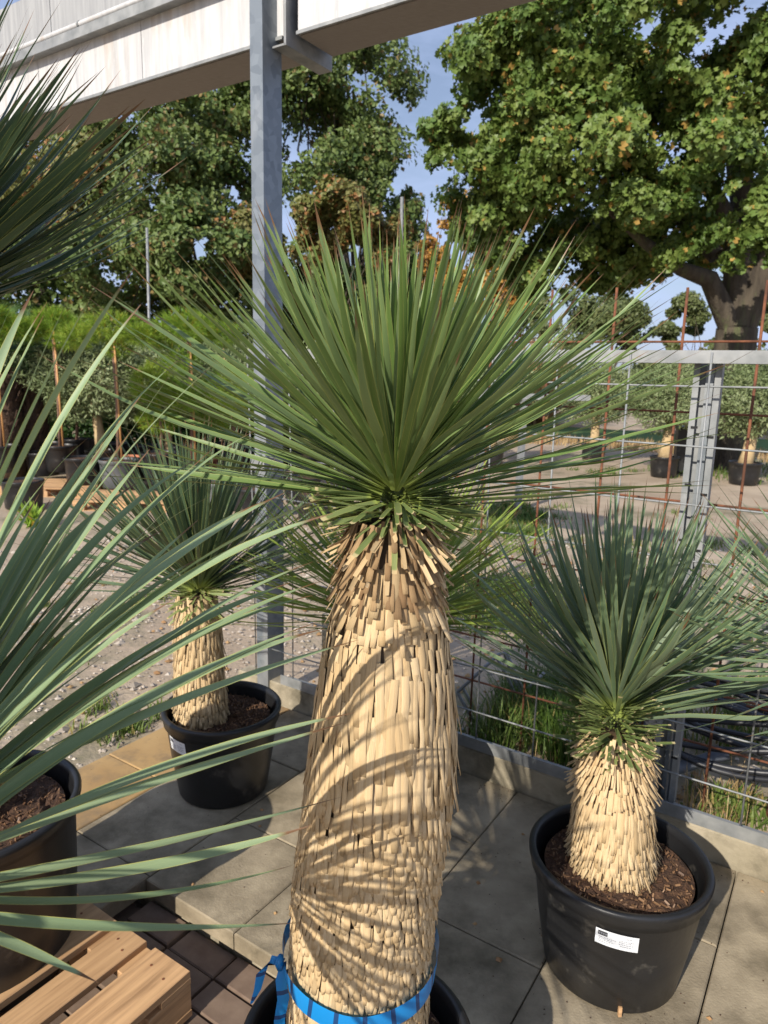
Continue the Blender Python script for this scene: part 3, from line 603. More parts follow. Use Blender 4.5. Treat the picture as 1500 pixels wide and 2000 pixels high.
crown(yM, CMt, 640, lambda el: float(np.interp(el, [-.1, .1, .35, .8, 1.1, 1.5], [.47, .5, .55, .48, .41, .35])), -3, 86, .0112, M_main, 300, .085, (.0, .0, 1), .05, .78, .028, front=27, ids=(0, 1, 4, 5, 6, 0))
stubs(yM, CMt, 300, .06, -.02, -.065, .1, 6, -7, .006, M_stubg, 150, front=.72)
stubs(yM, CMt, 100, .07, -.065, -.11, .08, -14, -60, .0085, M_husk, 80, 'dry_leaf')
stubs(yM, CMt, 7, .07, -.05, -.08, .085, -45, -75, .01, M_stub, 7, 'bent_leaf')
# --- right potted yucca
yR = root('yucca', (*CR[:2], .3), 'stocky yucca with shaggy straw trunk in the black pot at right', 'yucca plant')
pR = lambda z: np.array([lerp(z, [.3, .8], [.69, .665]), 1.83+lerp(z, [.3, .8], [0, .02]), z])
rR = lambda z: lerp(z, [.3, .36, .45, .52, .58, .63, .7], [.102, .108, .114, .111, .102, .095, .086])
trunk(yR, pR, rR, [(.325, .43, .021, .06, .0082, 14, (0, 1, 3), M_husk), (.43, .56, .033, .09, .0082, 6, (0, 1, 2), M_husk), (.56, .71, .02, .055, .0085, 31, (0, 1, 3), M_husk)], 300)
CRt = np.array([.662, 1.85, .80])
crown(yR, CRt, 360, lambda el: .58 if el > .5 else .55, 5, 86, .0175, M_side, 270, .1, (.0, -.0, 1), .08, .8, .035, keep=lambda d, e: not (d[0] < -.4 and e < 20), front=42, ids=(0, 1, 2, 4, 5, 6))
stubs(yR, CRt, 300, .05, .01, -.12, .12, 34, 2, .0065, M_stubg, 150, front=.35)
stubs(yR, CRt, 70, .06, -.08, -.13, .08, 2, -12, .007, M_stub, 60, 'yellow_leaf')
# --- left potted yucca
yL = root('yucca', (*CL[:2], .3), 'yucca with leaning ribbed straw trunk in the shaded pot at left', 'yucca plant')
pL = lambda z: np.array([lerp(z, [.3, .8], [-.72, -.725]), 2.66, z]); rL = lambda z: lerp(z, [.3, .4, .6, .75, .85], [.102, .1, .096, .09, .08])
trunk(yL, pL, rL, [(.3, .42, .025, .06, .011, 10, (0, 1), M_husk), (.42, .82, .04, .09, .011, 4, (0, 2, 1), M_husk)], 150)
CLt = np.array([-.715, 2.66, .86])
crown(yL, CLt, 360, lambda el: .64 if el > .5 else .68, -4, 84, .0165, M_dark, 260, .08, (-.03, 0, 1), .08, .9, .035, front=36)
stubs(yL, CLt, 110, .06, .0, -.08, .1, 15, -30, .009, M_stub, 60)
# --- lime yucca behind the trunk
yB = root('yucca', (*CB[:2], .34), 'lime-green yucca in the grey pot right behind the central trunk', 'yucca plant')
trunk(yB, lambda z: np.array([.03, 2.47, z]), lambda z: .09, [(.34, .66, .04, .09, .012, 5, (0, 1, 2), M_husk)], 60)
crown(yB, np.array([.04, 2.47, .80]), 430, lambda el: .68, -2, 80, .0155, M_lime, 240, .08, (.02, -.05, 1), .08, .9, .035, front=20)
# --- yucca past the right edge
yF = root('yucca', (*CF[:2], .3), 'yucca at the far right edge with only its grey-green leaf tips in view', 'yucca plant')
trunk(yF, lambda z: np.array([CF[0], CF[1], z]), lambda z: .1, [(.3, .85, .04, .09, .012, 5, (0, 1, 2), M_husk)], 20)
crown(yF, np.array([CF[0]-.13, CF[1]+.02, .97]), 320, lambda el: .6, -12, 84, .0145, M_side, 150, .08, (0, 0, 1), .08, .9, .035)
# --- dark yucca upper left
yA = root('yucca', (*CA[:2], .44), 'tall leaning yucca with dark green crown filling the upper left edge', 'yucca plant')
CAt = np.array([-.85, 1.16, 1.71]); trkA = lambda z: np.array([lerp(z, [.4, .9, 1.7], [-1.2, -1.17, -.85]), lerp(z, [.4, .9, 1.7], [1.84, 1.75, 1.17]), z])
trunk(yA, trkA, lambda z: lerp(z, [.4, 1.6], [.115, .09]), [(.42, 1.62, .034, .085, .012, 5, (0, 1, 2), M_husk)], 120)
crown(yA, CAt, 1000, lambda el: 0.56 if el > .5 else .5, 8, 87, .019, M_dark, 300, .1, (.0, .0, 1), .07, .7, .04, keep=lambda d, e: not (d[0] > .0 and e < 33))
# --- nearest yucca, its leaves sweeping across the left: every leaf is modelled on its own
yN = root('yucca', (*CN[:2], .25), 'nearest yucca whose long pale grey-green leaves sweep in from the left', 'yucca plant')
CNt = at_depth(-280, 1740, .8); trkN = lambda z: np.array([lerp(z, [.2, 1.25], [-.80, -.60]), lerp(z, [.2, 1.25], [.56, .68]), z])
trunk(yN, trkN, lambda z: lerp(z, [.2, 1.2], [.12, .09]), [(.25, 1.04, .036, .085, .012, 5, (0, 1, 2), M_husk)], 10)
def sweep_leaf(P0, P1, P2, W, t0, t1, ns=20, fold=.16):
    T = np.linspace(0, 1, ns+1); V = []; uv = []
    C = [(1-t)**2*P0+2*t*(1-t)*P1+t*t*P2 for t in T]; D = np.gradient(np.array(C), axis=0)
    wob = rng.normal()*.5
    for i, t in enumerate(T):
        x = unit(D[i]); y = np.cross(np.array([0, 0, 1.]), x); y = unit(y); z = np.cross(x, y); a = t0+(t1-t0)*t+wob*.25*math.sin(5*t)
        yy = y*math.cos(a)+z*math.sin(a); zz = np.cross(x, yy)
        wd = W*(.55+.45*min(1, t/.3))*(1-max(0, (t-.42)/.58)**1.7)**.95 if t < .965 else W*.07*(1-t)/.035+.0007
        for s, u in ((-1, 0), (-.5, .25), (0, .5), (.5, .75), (1, 1)): V.append(C[i]+yy*s*.5*wd+zz*abs(s)*.5*wd*fold); uv.append((u, t))
    F = [[5*i+j, 5*i+j+5, 5*i+j+6, 5*i+j+1] for i in range(ns) for j in range(4)]
    return np.array(V), np.array(F), np.array(uv)
tips = [(32, 575), (65, 568), (92, 590), (147, 560), (86, 615), (205, 535), (265, 520), (275, 595), (347, 705), (436, 695), (500, 840), (433, 960), (235, 975), (268, 943), (385, 897), (172, 855), (555, 963), (510, 981), (648, 967), (650, 1003), (612, 1097), (567, 1138), (628, 1135), (610, 1163), (620, 1215), (633, 1228), (700, 1250), (385, 1092), (317, 1035), (510, 1456), (693, 1392), (673, 1412), (665, 1557), (609, 1612), (572, 1690), (588, 1802), (193, 1920)]
def add_near(tipP, up=.05, W=None, tw=1.):
    d = tipP-CNt; L = np.linalg.norm(d); P0 = CNt+unit(d)*.03+rng.normal(size=3)*.012
    P1 = CNt + d*.5 + np.array([0, 0, up*L/.55]) + rng.normal(size=3)*.012
    V, F, uv = sweep_leaf(P0, P1, tipP, W or rng.uniform(.0145, .0205), rng.uniform(-.5, .5)*tw, rng.uniform(-.9, .9)*tw); child('leaf', V, F, yN, M_near, uv, True)
for x, y in tips:
    r = ray(x, y); L = .74 if y < 900 else .68; oc = CAM-CNt; a = r@r; b = 2*r@oc; c = oc@oc-L*L; disc = b*b-4*a*c
    t = (-b+math.sqrt(disc))/(2*a) if disc > 0 else -b/(2*a)
    t = min(t, 1.08) if y < 1300 else min(t, .95)
    if y > 1750: t = .80
    add_near(CAM+r*t, float(np.interp(y, [500, 1000, 1390, 1456, 1557, 1690, 1802, 1920], [.09, .11, .05, .02, -.04, -.07, -.06, .05])), None if y < 1350 else rng.uniform(.018, .022), 1 if y < 1350 else .4)
k = 0; i = 0
while k < 210:        # the rest of the crown, away from the view
    i += 1; el = math.radians(rng.uniform(-15, 85)); az = rng.uniform(0, 2*PI); d = np.array([math.cos(az)*math.cos(el), math.sin(az)*math.cos(el), math.sin(el)]); T = CNt+d*rng.uniform(.6, .7)
    x, y, z = proj(T); xm, ym, zm = proj(CNt+d*.3)
    vis = lambda P: (lambda q: q[2] > .02 and -20 < q[0] < 1520 and -20 < q[1] < 2020)(proj(P))
    if any(vis(CNt+(T-CNt)*f+np.array([0, 0, .05])) for f in (.3, .5, .75, 1)) or np.linalg.norm(T-CAM) < .3: continue
    add_near(T, .05); k += 1
for x, y in [(60+30*q+rng.uniform(-30, 30), 760+rng.uniform(-60, 520)) for q in range(14)] + [(rng.uniform(90, 430), rng.uniform(850, 1420)) for q in range(16)]:
    r = ray(x, y); add_near(CAM+r*rng.uniform(.9, 1.1), .05, .016)

# ------------------------------------------------------------ blue strap tied round the trunk
def strapmat():
    m, t, b = nodes('blue_strap'); uvn = nd(t, 'ShaderNodeTexCoord').outputs['UV']; sp = nd(t, 'ShaderNodeSeparateXYZ'); t.links.new(uvn, sp.inputs[0])
    f = mth(t, 'FRACT', mth(t, 'MULTIPLY', sp.outputs[0], 1/.055)); col = mixc(t, mth(t, 'LESS_THAN', f, .17), (.015, .27, .68), (.02, .07, .2))
    t.links.new(col, b.inputs['Base Color']); b.inputs['Roughness'].default_value = .3; translucent(m, t, b, col, .2); return m
M_blue = strapmat()
st = root('strap', (-.2, 1.2, .5), 'blue striped plastic ribbon tied round the base of the central trunk', 'strap')
def ribbon(P, Wd, nrm, name, par):
    P = np.array(P); V = []; uv = []; d = 0
    for i in range(len(P)):
        if i: d += np.linalg.norm(P[i]-P[i-1])
        w_ = Wd[i] if hasattr(Wd, '__len__') else Wd; n = nrm[i]
        for v in (-.5, 0, .5): V.append(P[i]+np.array(n)*w_*v+(np.array([0, -.002, 0]) if v == 0 else 0)); uv.append((d, v))
    F = [[3*i+j, 3*i+j+3, 3*i+j+4, 3*i+j+1] for i in range(len(P)-1) for j in range(2)]; return child(name, V, np.array(F), par, M_blue, uv, True)
ang = np.linspace(-2.9, -2.9+2*PI, 60); zs = .552
def spt(a): c = pM(.55); sag = .022*max(0, math.cos(a+1.5)); rr = rM(.53)+.011+.001*math.sin(7*a); return np.array([c[0]+rr*math.cos(a), c[1]+rr*math.sin(a), zs-sag])
ribbon([spt(a) for a in ang], [.016+.022*min(1, min(a+2.9, 2*PI-a-2.9)/.5) for a in ang], [unit((.12*math.cos(3*a), 0, 1)) for a in ang], 'band', st)
K0 = spt(-2.9); m = MB(); m.tube([K0+np.array([-.004, -.004, .018]), K0+np.array([-.008, -.006, .004]), K0+np.array([-.006, -.006, -.012])], [.005, .010, .006], 10); m.build('knot', st, M_blue, True)
tl = [K0, K0+np.array([-.026, -.004, .006]), K0+np.array([-.043, -.008, -.02]), K0+np.array([-.05, -.012, -.055]), K0+np.array([-.062, -.014, -.085])]
ribbon(tl, [.014, .02, .02, .014, .006], [unit((.5, .3, .8)), unit((.3, .3, .9)), unit((.9, .3, .1)), unit((1, .2, 0)), unit((1, 0, .3))], 'tail', st)
tl = [K0, K0+np.array([-.004, -.012, -.03]), K0+np.array([.002, -.016, -.07]), K0+np.array([-.006, -.018, -.12]), K0+np.array([-.004, -.02, -.19])]
ribbon(tl, [.012, .02, .024, .022, .02], [unit((1, .2, .1))]*5, 'tail', st)

# ------------------------------------------------------------ pallets
def pallet(o, rot, label, full=True, mat=M_wood, sx=1.2, sy=.8, nb=5, group=None, bw=None, nails=False):
    o = np.array(o, float); rt = root('pallet', o, label, 'pallet', group); c, s = math.cos(rot), math.sin(rot); X = np.array([c, s, 0]); Y = np.array([-s, c, 0])
    def bx(name, u, v, z, du, dv, dz, mt=mat):
        V, F = cbox((0, 0, 0), (du, dv, dz), 0, .002); ob = link(name, mesh(name, V, F, None, mt), rt); q = X*u+Y*v+np.array([0, 0, z])
        ob.matrix_local = Matrix.Translation(q.tolist()) @ Matrix.Rotation(rot+rng.normal()*.004, 4, 'Z'); return ob
    bw = bw or [.145, .1, .145, .1, .145]; gap = (sy-sum(bw))/(len(bw)-1); v = -sy/2
    for w_ in bw: bx('top_board', 0, v+w_/2, .133, sx, w_, .021); v += w_+gap
    for u in (-sx/2+.05, 0, sx/2-.05): bx('cross_board', u, 0, .111, .1, sy-.004, .021)
    for u in (-sx/2+.07, 0, sx/2-.07):
        for vv in (-sy/2+.05, 0, sy/2-.05): bx('block', u, vv, .061, .14, .095, .077)
    if nails:
        m = MB()
        for uu in (-sx/2+.05, 0, sx/2-.05):
            v = -sy/2
            for w_ in bw:
                for dv in (.28, .72):
                    q = o+X*(uu+rng.normal()*.008)+Y*(v+w_*dv)+np.array([0, 0, .1437]); m.tube([q, q+np.array([0, 0, .0012])], .0038, 8)
                v += w_+gap
        m.build('nails', rt, M_rust)
    for vv in (-sy/2+.05, 0, sy/2-.05): bx('bottom_board', 0, vv, .011, sx, .1, .021)
    return rt
pallet((*BP(-1.735, .52)[:2], -.07), ROT+PI/2, 'new orange wooden pallet on brown pavers at the lower left', nails=True)

# ------------------------------------------------------------ nursery stock behind, left
def cloud(rt, C, R, n, s, mat, name='foliage', flat=1., kind='n', up=.3, shell=.55):
    """leaves or needles through an ellipsoid's outer part"""
    R = np.array(R, float); d = rng.normal(size=(n, 3)); d /= np.linalg.norm(d, axis=1)[:, None]; q = rng.uniform(shell**3, 1, n)**(1/3)
    lump = 1+.16*np.sin(d[:, 0]*7+C[0]*3)*np.sin(d[:, 1]*6+1)+.12*np.sin(d[:, 2]*9+d[:, 0]*5)
    T = np.array(C)+d*R*(q*lump)[:, None]
    if kind == 'n':
        g = 13; T = np.repeat(T[:n//g+1], g, 0)[:n]; d = np.repeat(d[:n//g+1], g, 0)[:n]
    if kind == 'n': V0 = np.array([[0, -.03, 0], [0, .03, 0], [1, 0, .05], [0, 0, -.03]]); F0 = np.array([[0, 1, 2], [1, 3, 2]]); X = d+rng.normal(size=(n, 3))*.55+np.array([0, 0, up])
    elif kind == 'o': V0 = np.array([[0, -.0, 0], [.5, .16, .03], [1, 0, 0], [.5, -.16, .03]]); F0 = np.array([[0, 1, 2, 3]]); X = d*.5+rng.normal(size=(n, 3))*.7+np.array([0, 0, up])
    Z = d+rng.normal(size=(n, 3))*.6+np.array([0, 0, .3]); M = frames(X, Z)*(s*rng.uniform(.6, 1.25, n))[:, None, None]
    V, F, uv = batch(V0, F0, np.zeros((len(V0), 2)), M, T); return child(name, V, F, rt, mat, kind='stuff')
def spots(x, y, d, z=0):        # ground spot under picture column x at depth y
    r = ray(x, d); return None
def gx(x, Y, z): # world X at forward distance Y, height z for picture column x
    lo = aty(x, 700, Y); hi = aty(x, 1000, Y); f = (z-lo[2])/(hi[2]-lo[2]); return lo[0]+(hi[0]-lo[0])*f
PZ = .144
def pine(x, Y, z0, zt, pads, label,  pm=None, pr=.23, ph=.38, mats=(M_pine,), cane=True, group=None, plabel=None):
    Y += .7; z0 += .08; X = gx(x, Y, z0+.3); c = np.array([X, Y, z0]); pt = pot(c, pr*.82, pr, ph, plabel, simple=True, mat=pm, soil=.03, group='nursery pots on the pallets at left')
    rt = root('cloud_pine', c+np.array([0, 0, ph-.03]), label, 'pine tree', group)
    V, F, uv = tube([c+np.array([0, 0, ph-.05]), c+np.array([.02, 0, (ph+zt)/2]), c+np.array([-.01, 0, zt])], [.026, .023, .018], 8); child('trunk', V, F, rt, M_pbark, uv, True)
    if cane:
        cn = tube([c+np.array([.06, -.03, ph-.05]), c+np.array([.03, -.03, zt])], .014, 7); tag(child('bamboo_cane', cn[0], cn[1], None, M_cane, cn[2], True), 'bamboo cane beside the '+' '.join(label.split(' ')[:9]), 'cane')
    for i, (dx, dz, r, h, n) in enumerate(pads):
        cloud(rt, c+np.array([dx, rng.normal()*.08, dz]), (r, r, h), int(n*1.5), .1, mats[i % len(mats)], 'foliage_pad', shell=.4)
pad = lambda s=1: [(0, 2.12, .31*s, .17, 3000), (-.36*s, 1.98, .2*s, .13, 1500), (.38*s, 2.02, .21*s, .12, 1500), (.05, 1.85, .16, .08, 700)]
pine(118, 9.6, .1, 2.0, pad(.8), 'umbrella-shaped green pine on a cane left of the row', plabel='broad black pot under the leftmost cane-tied pine')
pine(232, 8.9, 0.0, 2.0, pad(1.15), 'umbrella-shaped green pine with the double orange canes', pm=M_plastic_g, pr=.26, plabel='light grey pot under the pine with double canes')
pine(375, 9.0, 0.02, 2.0, [(0, 2.14, .37, .18, 3900), (-.42, 2.0, .24, .14, 1800), (.45, 2.04, .24, .14, 1800), (-.1, 1.72, .24, .14, 1200)], 'large yellowing umbrella pine left of the steel column', plabel='dark pot under the large yellowing umbrella pine')
pine(315, 8.8, .12, .95, [(-.05, 1.25, .33, .27, 4600), (.0, .8, .26, .13, 1700), (.38, 1.12, .22, .18, 1700)], 'low bright lime ball-shaped pine in the middle of the row', cane=False, plabel='black pot under the lime ball-shaped pine', pr=.27)
pine(455, 9.4, .05, .95, [(0, 1.3, .42, .28, 3800), (.35, 1.2, .34, .25, 2600), (-.2, .9, .3, .2, 1600)], 'bushy low pine with orange needles just left of the steel column', cane=False, plabel='black pot under the bushy low pine near the column')
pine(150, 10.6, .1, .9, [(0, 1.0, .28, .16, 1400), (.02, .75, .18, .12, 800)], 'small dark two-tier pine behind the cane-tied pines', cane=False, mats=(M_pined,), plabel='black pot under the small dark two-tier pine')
pine(4, 9.4, .1, 2.0, pad(.8), 'umbrella-shaped pine at the left edge under the dark crown', plabel='black pot under the pine at the left edge')
def olive(x, Y, z0, th, C, R, n, label, plabel, pr=.25, ph=.33, lean=0, tr=.055, s=.075, group=None, pm=None, pg='nursery pots on the pallets at left', shell=.3, bulb=1):
    X = gx(x, Y, z0+.3); c = np.array([X, Y, z0]); pot(c, pr*.85, pr, ph, plabel, simple=True, soil=.03, mat=pm, group=pg)
    rt = root('olive_tree', c+np.array([0, 0, ph-.03]), label, 'olive tree', group); top = c+np.array([lean, 0, th])
    V, F, uv = tube([c+np.array([0, 0, ph-.05]), c+np.array([lean*.4, 0, th*.55]), top], [tr*1.3, tr, tr*.8], 10); child('trunk', V, F, rt, M_barkp, uv, True)
    for k in range(5):
        a = rng.uniform(0, 6.28); e = top+np.array([math.cos(a)*R[0]*.6, math.sin(a)*R[1]*.6, C-th+z0-.1+rng.uniform(0, R[2]*.6)]); V, F, uv = tube([top-np.array([0, 0, .05]), (top+e)/2+rng.normal(size=3)*.03, e], [tr*.5, tr*.3, tr*.12], 6); child('branch', V, F, rt, M_barkp, uv, True)
    cc = top.copy(); cc[2] = C
    cloud(rt, cc, R, n, s, M_olive, 'crown', kind='o', shell=shell, up=.15)
olive(200, 10.9, .1, 1.05, 1.55, (.95, .6, .7), 16000, 'silvery olive tree with thick pale trunk behind the canes', 'black pot under the pale olive trunk', lean=-.08, tr=.075)
olive(330, 11.4, .1, .9, 1.5, (.95, .6, .7), 16000, 'silvery olive tree behind the lime ball-shaped pine', 'black pot under the olive behind the lime pine')
olive(92, 11.8, .1, .95, 1.5, (.95, .6, .7), 16000, 'silvery olive tree nearest the dark palm trunks', 'black pot under the olive nearest the palm trunks', tr=.04)
olive(455, 11.6, .1, .9, 1.5, (.95, .6, .7), 16000, 'silvery olive tree beside the steel column', 'black pot under the olive beside the steel column')
olive(600, 11.2, .05, .9, 1.4, (.75, .6, .6), 10000, 'silvery olive tree seen between the long leaves right of the column', 'black pot under the olive right of the column')
olive(760, 12.0, .05, .9, 1.35, (.7, .6, .6), 9000, 'silvery olive tree hidden behind the central crown', 'black pot behind the central crown')
for x, Y, z, r, h, mt, lb in [(205, 9.9, .12, .2, .3, M_plastic, 'black pot with white tag between the canes'), (248, 10.6, .1, .22, .28, M_terra, 'terracotta pot behind the double canes'), (398, 10.4, .1, .2, .3, M_terra, 'terracotta pot left of the steel column'), (162, 9.6, .12, .24, .36, M_plastic, 'black pot squeezed behind the leftmost cane-tied pine'), (85, 10.4, .1, .24, .34, M_plastic, 'black pot below the dark palm trunks'),
                           (282, 10.2, .1, .2, .3, M_plastic, 'small black pot in the shade right of the terracotta pot'), (350, 9.3, .02, .24, .36, M_plastic, 'black pot right of the lime ball-shaped pine'), (432, 8.6, 0, .25, .35, M_plastic_g, 'grey pot low beside the steel column'), (500, 8.2, 0, .25, .35, M_plastic, 'black pot directly behind the steel column'), (45, 8.4, 0, .24, .34, M_plastic, 'black pot at the left edge on the gravel'),
                           (620, 8.0, 0, .25, .34, M_plastic, 'black pot under the central crown on its left side'), (590, 9.2, 0, .25, .34, M_plastic, 'black pot deep in shade right of the steel column')]:
    pot((gx(x, Y, z+.2), Y, z), r*.85, r, h, lb, simple=True, soil=.03, mat=mt, group='nursery pots on the pallets at left')
for q in range(14):
    x = -30+q*52+rng.uniform(-8, 8); Y = 12.6+rng.uniform(-.4, .8); pot((gx(x, Y, .2), Y, 0), .21, .25, .34, 'black nursery pot in the shaded back row behind the olives', simple=True, soil=.03, group='black pots of the shaded back row')
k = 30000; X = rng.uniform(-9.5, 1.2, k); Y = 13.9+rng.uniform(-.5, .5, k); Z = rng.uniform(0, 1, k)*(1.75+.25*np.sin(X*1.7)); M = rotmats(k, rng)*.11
V, F, uv = batch(np.array([[-.5, 0, 0], [-.05, .38, .1], [.5, 0, -.06], [-.05, -.38, .1]]), np.array([[0, 2, 1], [0, 3, 2]]), np.zeros((4, 2)), M, np.stack([X, Y, Z], 1)); tag(child('shade_leaf_mass', V, F, None, M_pined), kind='stuff')  # dark leaves added to stand for the shade behind the olives and pots
for (x, Y, lb) in ((110, 9.6, 'wooden pallet under the leftmost pots of the nursery row'), (262, 8.75, 'sunlit wooden pallet under the middle pots of the nursery row'), (420, 9.4, 'wooden pallet near the steel column under the last pots')):
    pallet((gx(x, Y, 0), Y, -.03), rng.normal()*.06, lb, group='pallets of the nursery row')
# hairy palm trunks, left edge
def palm(x, Y, h, lb):
    X = gx(x, Y, 1); rt = root('palm', (X, Y, 0), lb, 'palm tree', 'dark palms at the left edge'); V, F, uv = tube([(X, Y, z) for z in np.linspace(0, h, 9)], [.2+.03*math.sin(z*9) for z in np.linspace(0, h, 9)], 16); child('trunk', V, F, rt, M_palm, uv, True)
    m = MB(); V0 = boxv((0, 0, .5), (.07, .02, 1), 0, .5)
    n = 170; a = rng.uniform(0, 6.28, n); z = rng.uniform(.1, h, n); hh = np.stack([np.cos(a), np.sin(a), np.zeros(n)], 1); up = hh*.45+np.array([0, 0, 1])
    Mx = frames(np.stack([-np.sin(a), np.cos(a), np.zeros(n)], 1), up); Mx = Mx*np.array([1, 1, .16])[None, None, :]
    V, F, uv = batch(V0, BOXF, np.zeros((8, 2)), Mx, np.stack([X+.19*np.cos(a), Y+.19*np.sin(a), z], 1)); child('leaf_scales', V, F, rt, M_palm, kind='stuff')
    m = MB()
    for k in range(16):
        a = k*2.4; e = rng.uniform(.1, 1.2); d = np.array([math.cos(a)*math.cos(e), math.sin(a)*math.cos(e), math.sin(e)]); b = np.array([X, Y, h]); tipc = b+d*.7
        m.tube([b, b+d*.4+np.array([0, 0, .03]), tipc], [.012, .009, .006], 5, False)
        for q in np.linspace(-1.2, 1.2, 17):
            s = np.cross(d, [0, 0, 1]); s = unit(s); v = unit(d*math.cos(q)+s*math.sin(q)+np.array([0, 0, -.15])); w2 = unit(np.cross(v, d+np.array([0, 0, .3])))*.014
            m.add(np.array([tipc-w2*.3, tipc+w2*.3, tipc+v*.3+w2, tipc+v*.5, tipc+v*.3-w2]), np.array([[0, 1, 2], [0, 2, 4], [4, 2, 3]]))
    m.build('fronds', rt, M_pined, kind='stuff')
M_palm = pbr('palm_fibre', (.05, .03, .02), (.11, .065, .04), 9, .95, 0, .9, .02)
palm(12, 10.8, 1.55, 'dark shaggy palm trunk at the very left edge'); palm(62, 11.2, 1.5, 'dark shaggy palm trunk second from the left edge')
palm(-60, 10.5, 1.8, 'dark shaggy palm just past the left edge')
def fan(C, n, L, mat, label, name='fan_palm'):
    rt = root(name, C, label, 'plant'); m = MB()
    for k in range(n):
        a = rng.uniform(0, 6.28); e = rng.uniform(.3, 1.4); d = np.array([math.cos(a)*math.cos(e), math.sin(a)*math.cos(e), math.sin(e)]); w2 = unit(np.cross(d, [0, 0, 1]))*.012; T = np.array(C)+rng.normal(size=3)*L*.08*np.array([1, 1, 0]); w2 = w2*max(1, L); l = L*rng.uniform(.6, 1)
        m.add(np.array([T-w2, T+w2, T+d*l*.6+w2, T+d*l*.6-w2, T+d*l-np.array([0, 0, .06])]), [np.array([[0, 1, 2, 3]]), np.array([[3, 2, 4]])])
    m.build('fronds', rt, mat, kind='stuff')
fan((gx(62, 7.4, .15), 7.4, 0), 90, .38, M_pine, 'small yellow-green fan palm on the gravel at the left edge')
fan((gx(1045, 26, 1.8), 26, 0), 500, 3.6, M_dry, 'pale yellow ornamental grass showing above the rail', 'ornamental_grass')
fan((gx(1410, 24, 1.8), 24, 0), 400, 3.2, M_dry, 'yellowish grass plume above the rail near the maple', 'ornamental_grass')
# dark things on the gravel at the far left
m = MB(); m.tube([aty(60, 1075, 5.2), aty(100, 1062, 5.25), aty(150, 1068, 5.3)], [.1, .13, .09], 12); V, F, uv = m.out()
# ------------------------------------------------------------ olives, pots right behind the fence
olive(1298, 12.6, 0, .95, 1.42, (.82, .8, .62), 16000, 'potted olive tree left of the slotted post beyond the yard', 'black pot with white tags under the olive left of the post', pr=.25, ph=.36, lean=.04, pg='pots of the olives beyond the yard', tr=.1)
olive(1455, 11.9, 0, .95, 1.45, (.75, .7, .66), 16000, 'potted olive tree right of the slotted post beyond the yard', 'black pot under the olive right of the post', pr=.26, ph=.37, lean=.07, pg='pots of the olives beyond the yard', tr=.1)
olive(1160, 14.6, 0, .95, 1.4, (.8, .7, .62), 12000, 'potted olive tree farther back left of the other two', 'black pot under the farther olive', pr=.25, ph=.36, pg='pots of the olives beyond the yard', tr=.09)
olive(960, 13.6, 0, .95, 1.4, (.8, .7, .62), 10000, 'potted olive tree behind the right half of the central crown', 'black pot behind the right half of the central crown', pr=.25, ph=.36, pg='pots of the olives beyond the yard', tr=.09)
m, F = cbox((gx(1352, 13.4, .3), 13.4, .42), (.62, .6, .85), -.3, .01); tag(child('storage_box', m, F, None, M_plastic), 'big black box standing between the two potted olives', 'box')
# thin poles
for x, y0, y1, Y, r, lb in ((287, 445, 620, 14., .03, 'thin grey pole rising above the pines at left'), (785, 385, 660, 18., .05, 'thin pale lamp pole behind the central crown')):
    a = aty(x, y0, Y); b = aty(x, y1, Y); V, F, uv = tube([(b[0], Y, 0), (a[0], Y, a[2])], [r, r*.8], 10); tag(child('pole', V, F, None, M_galv, uv, True), lb, 'pole')
rk = root('steel_gantry', (gx(1000, 9, 1), 9, 0), 'galvanised steel rack frame far behind the crown at right', 'rack')
for x in (945, 1020): m = MB(); X = gx(x, 9, 1); m.box((X, 9, .8), (.07, .07, 1.6), .3); m.build('leg', rk, M_galv)
m = MB(); m.box((gx(1030, 9, 1), 9, 1.45), (1.5, .08, .07), 0); m.build('crossbar', rk, M_galv)

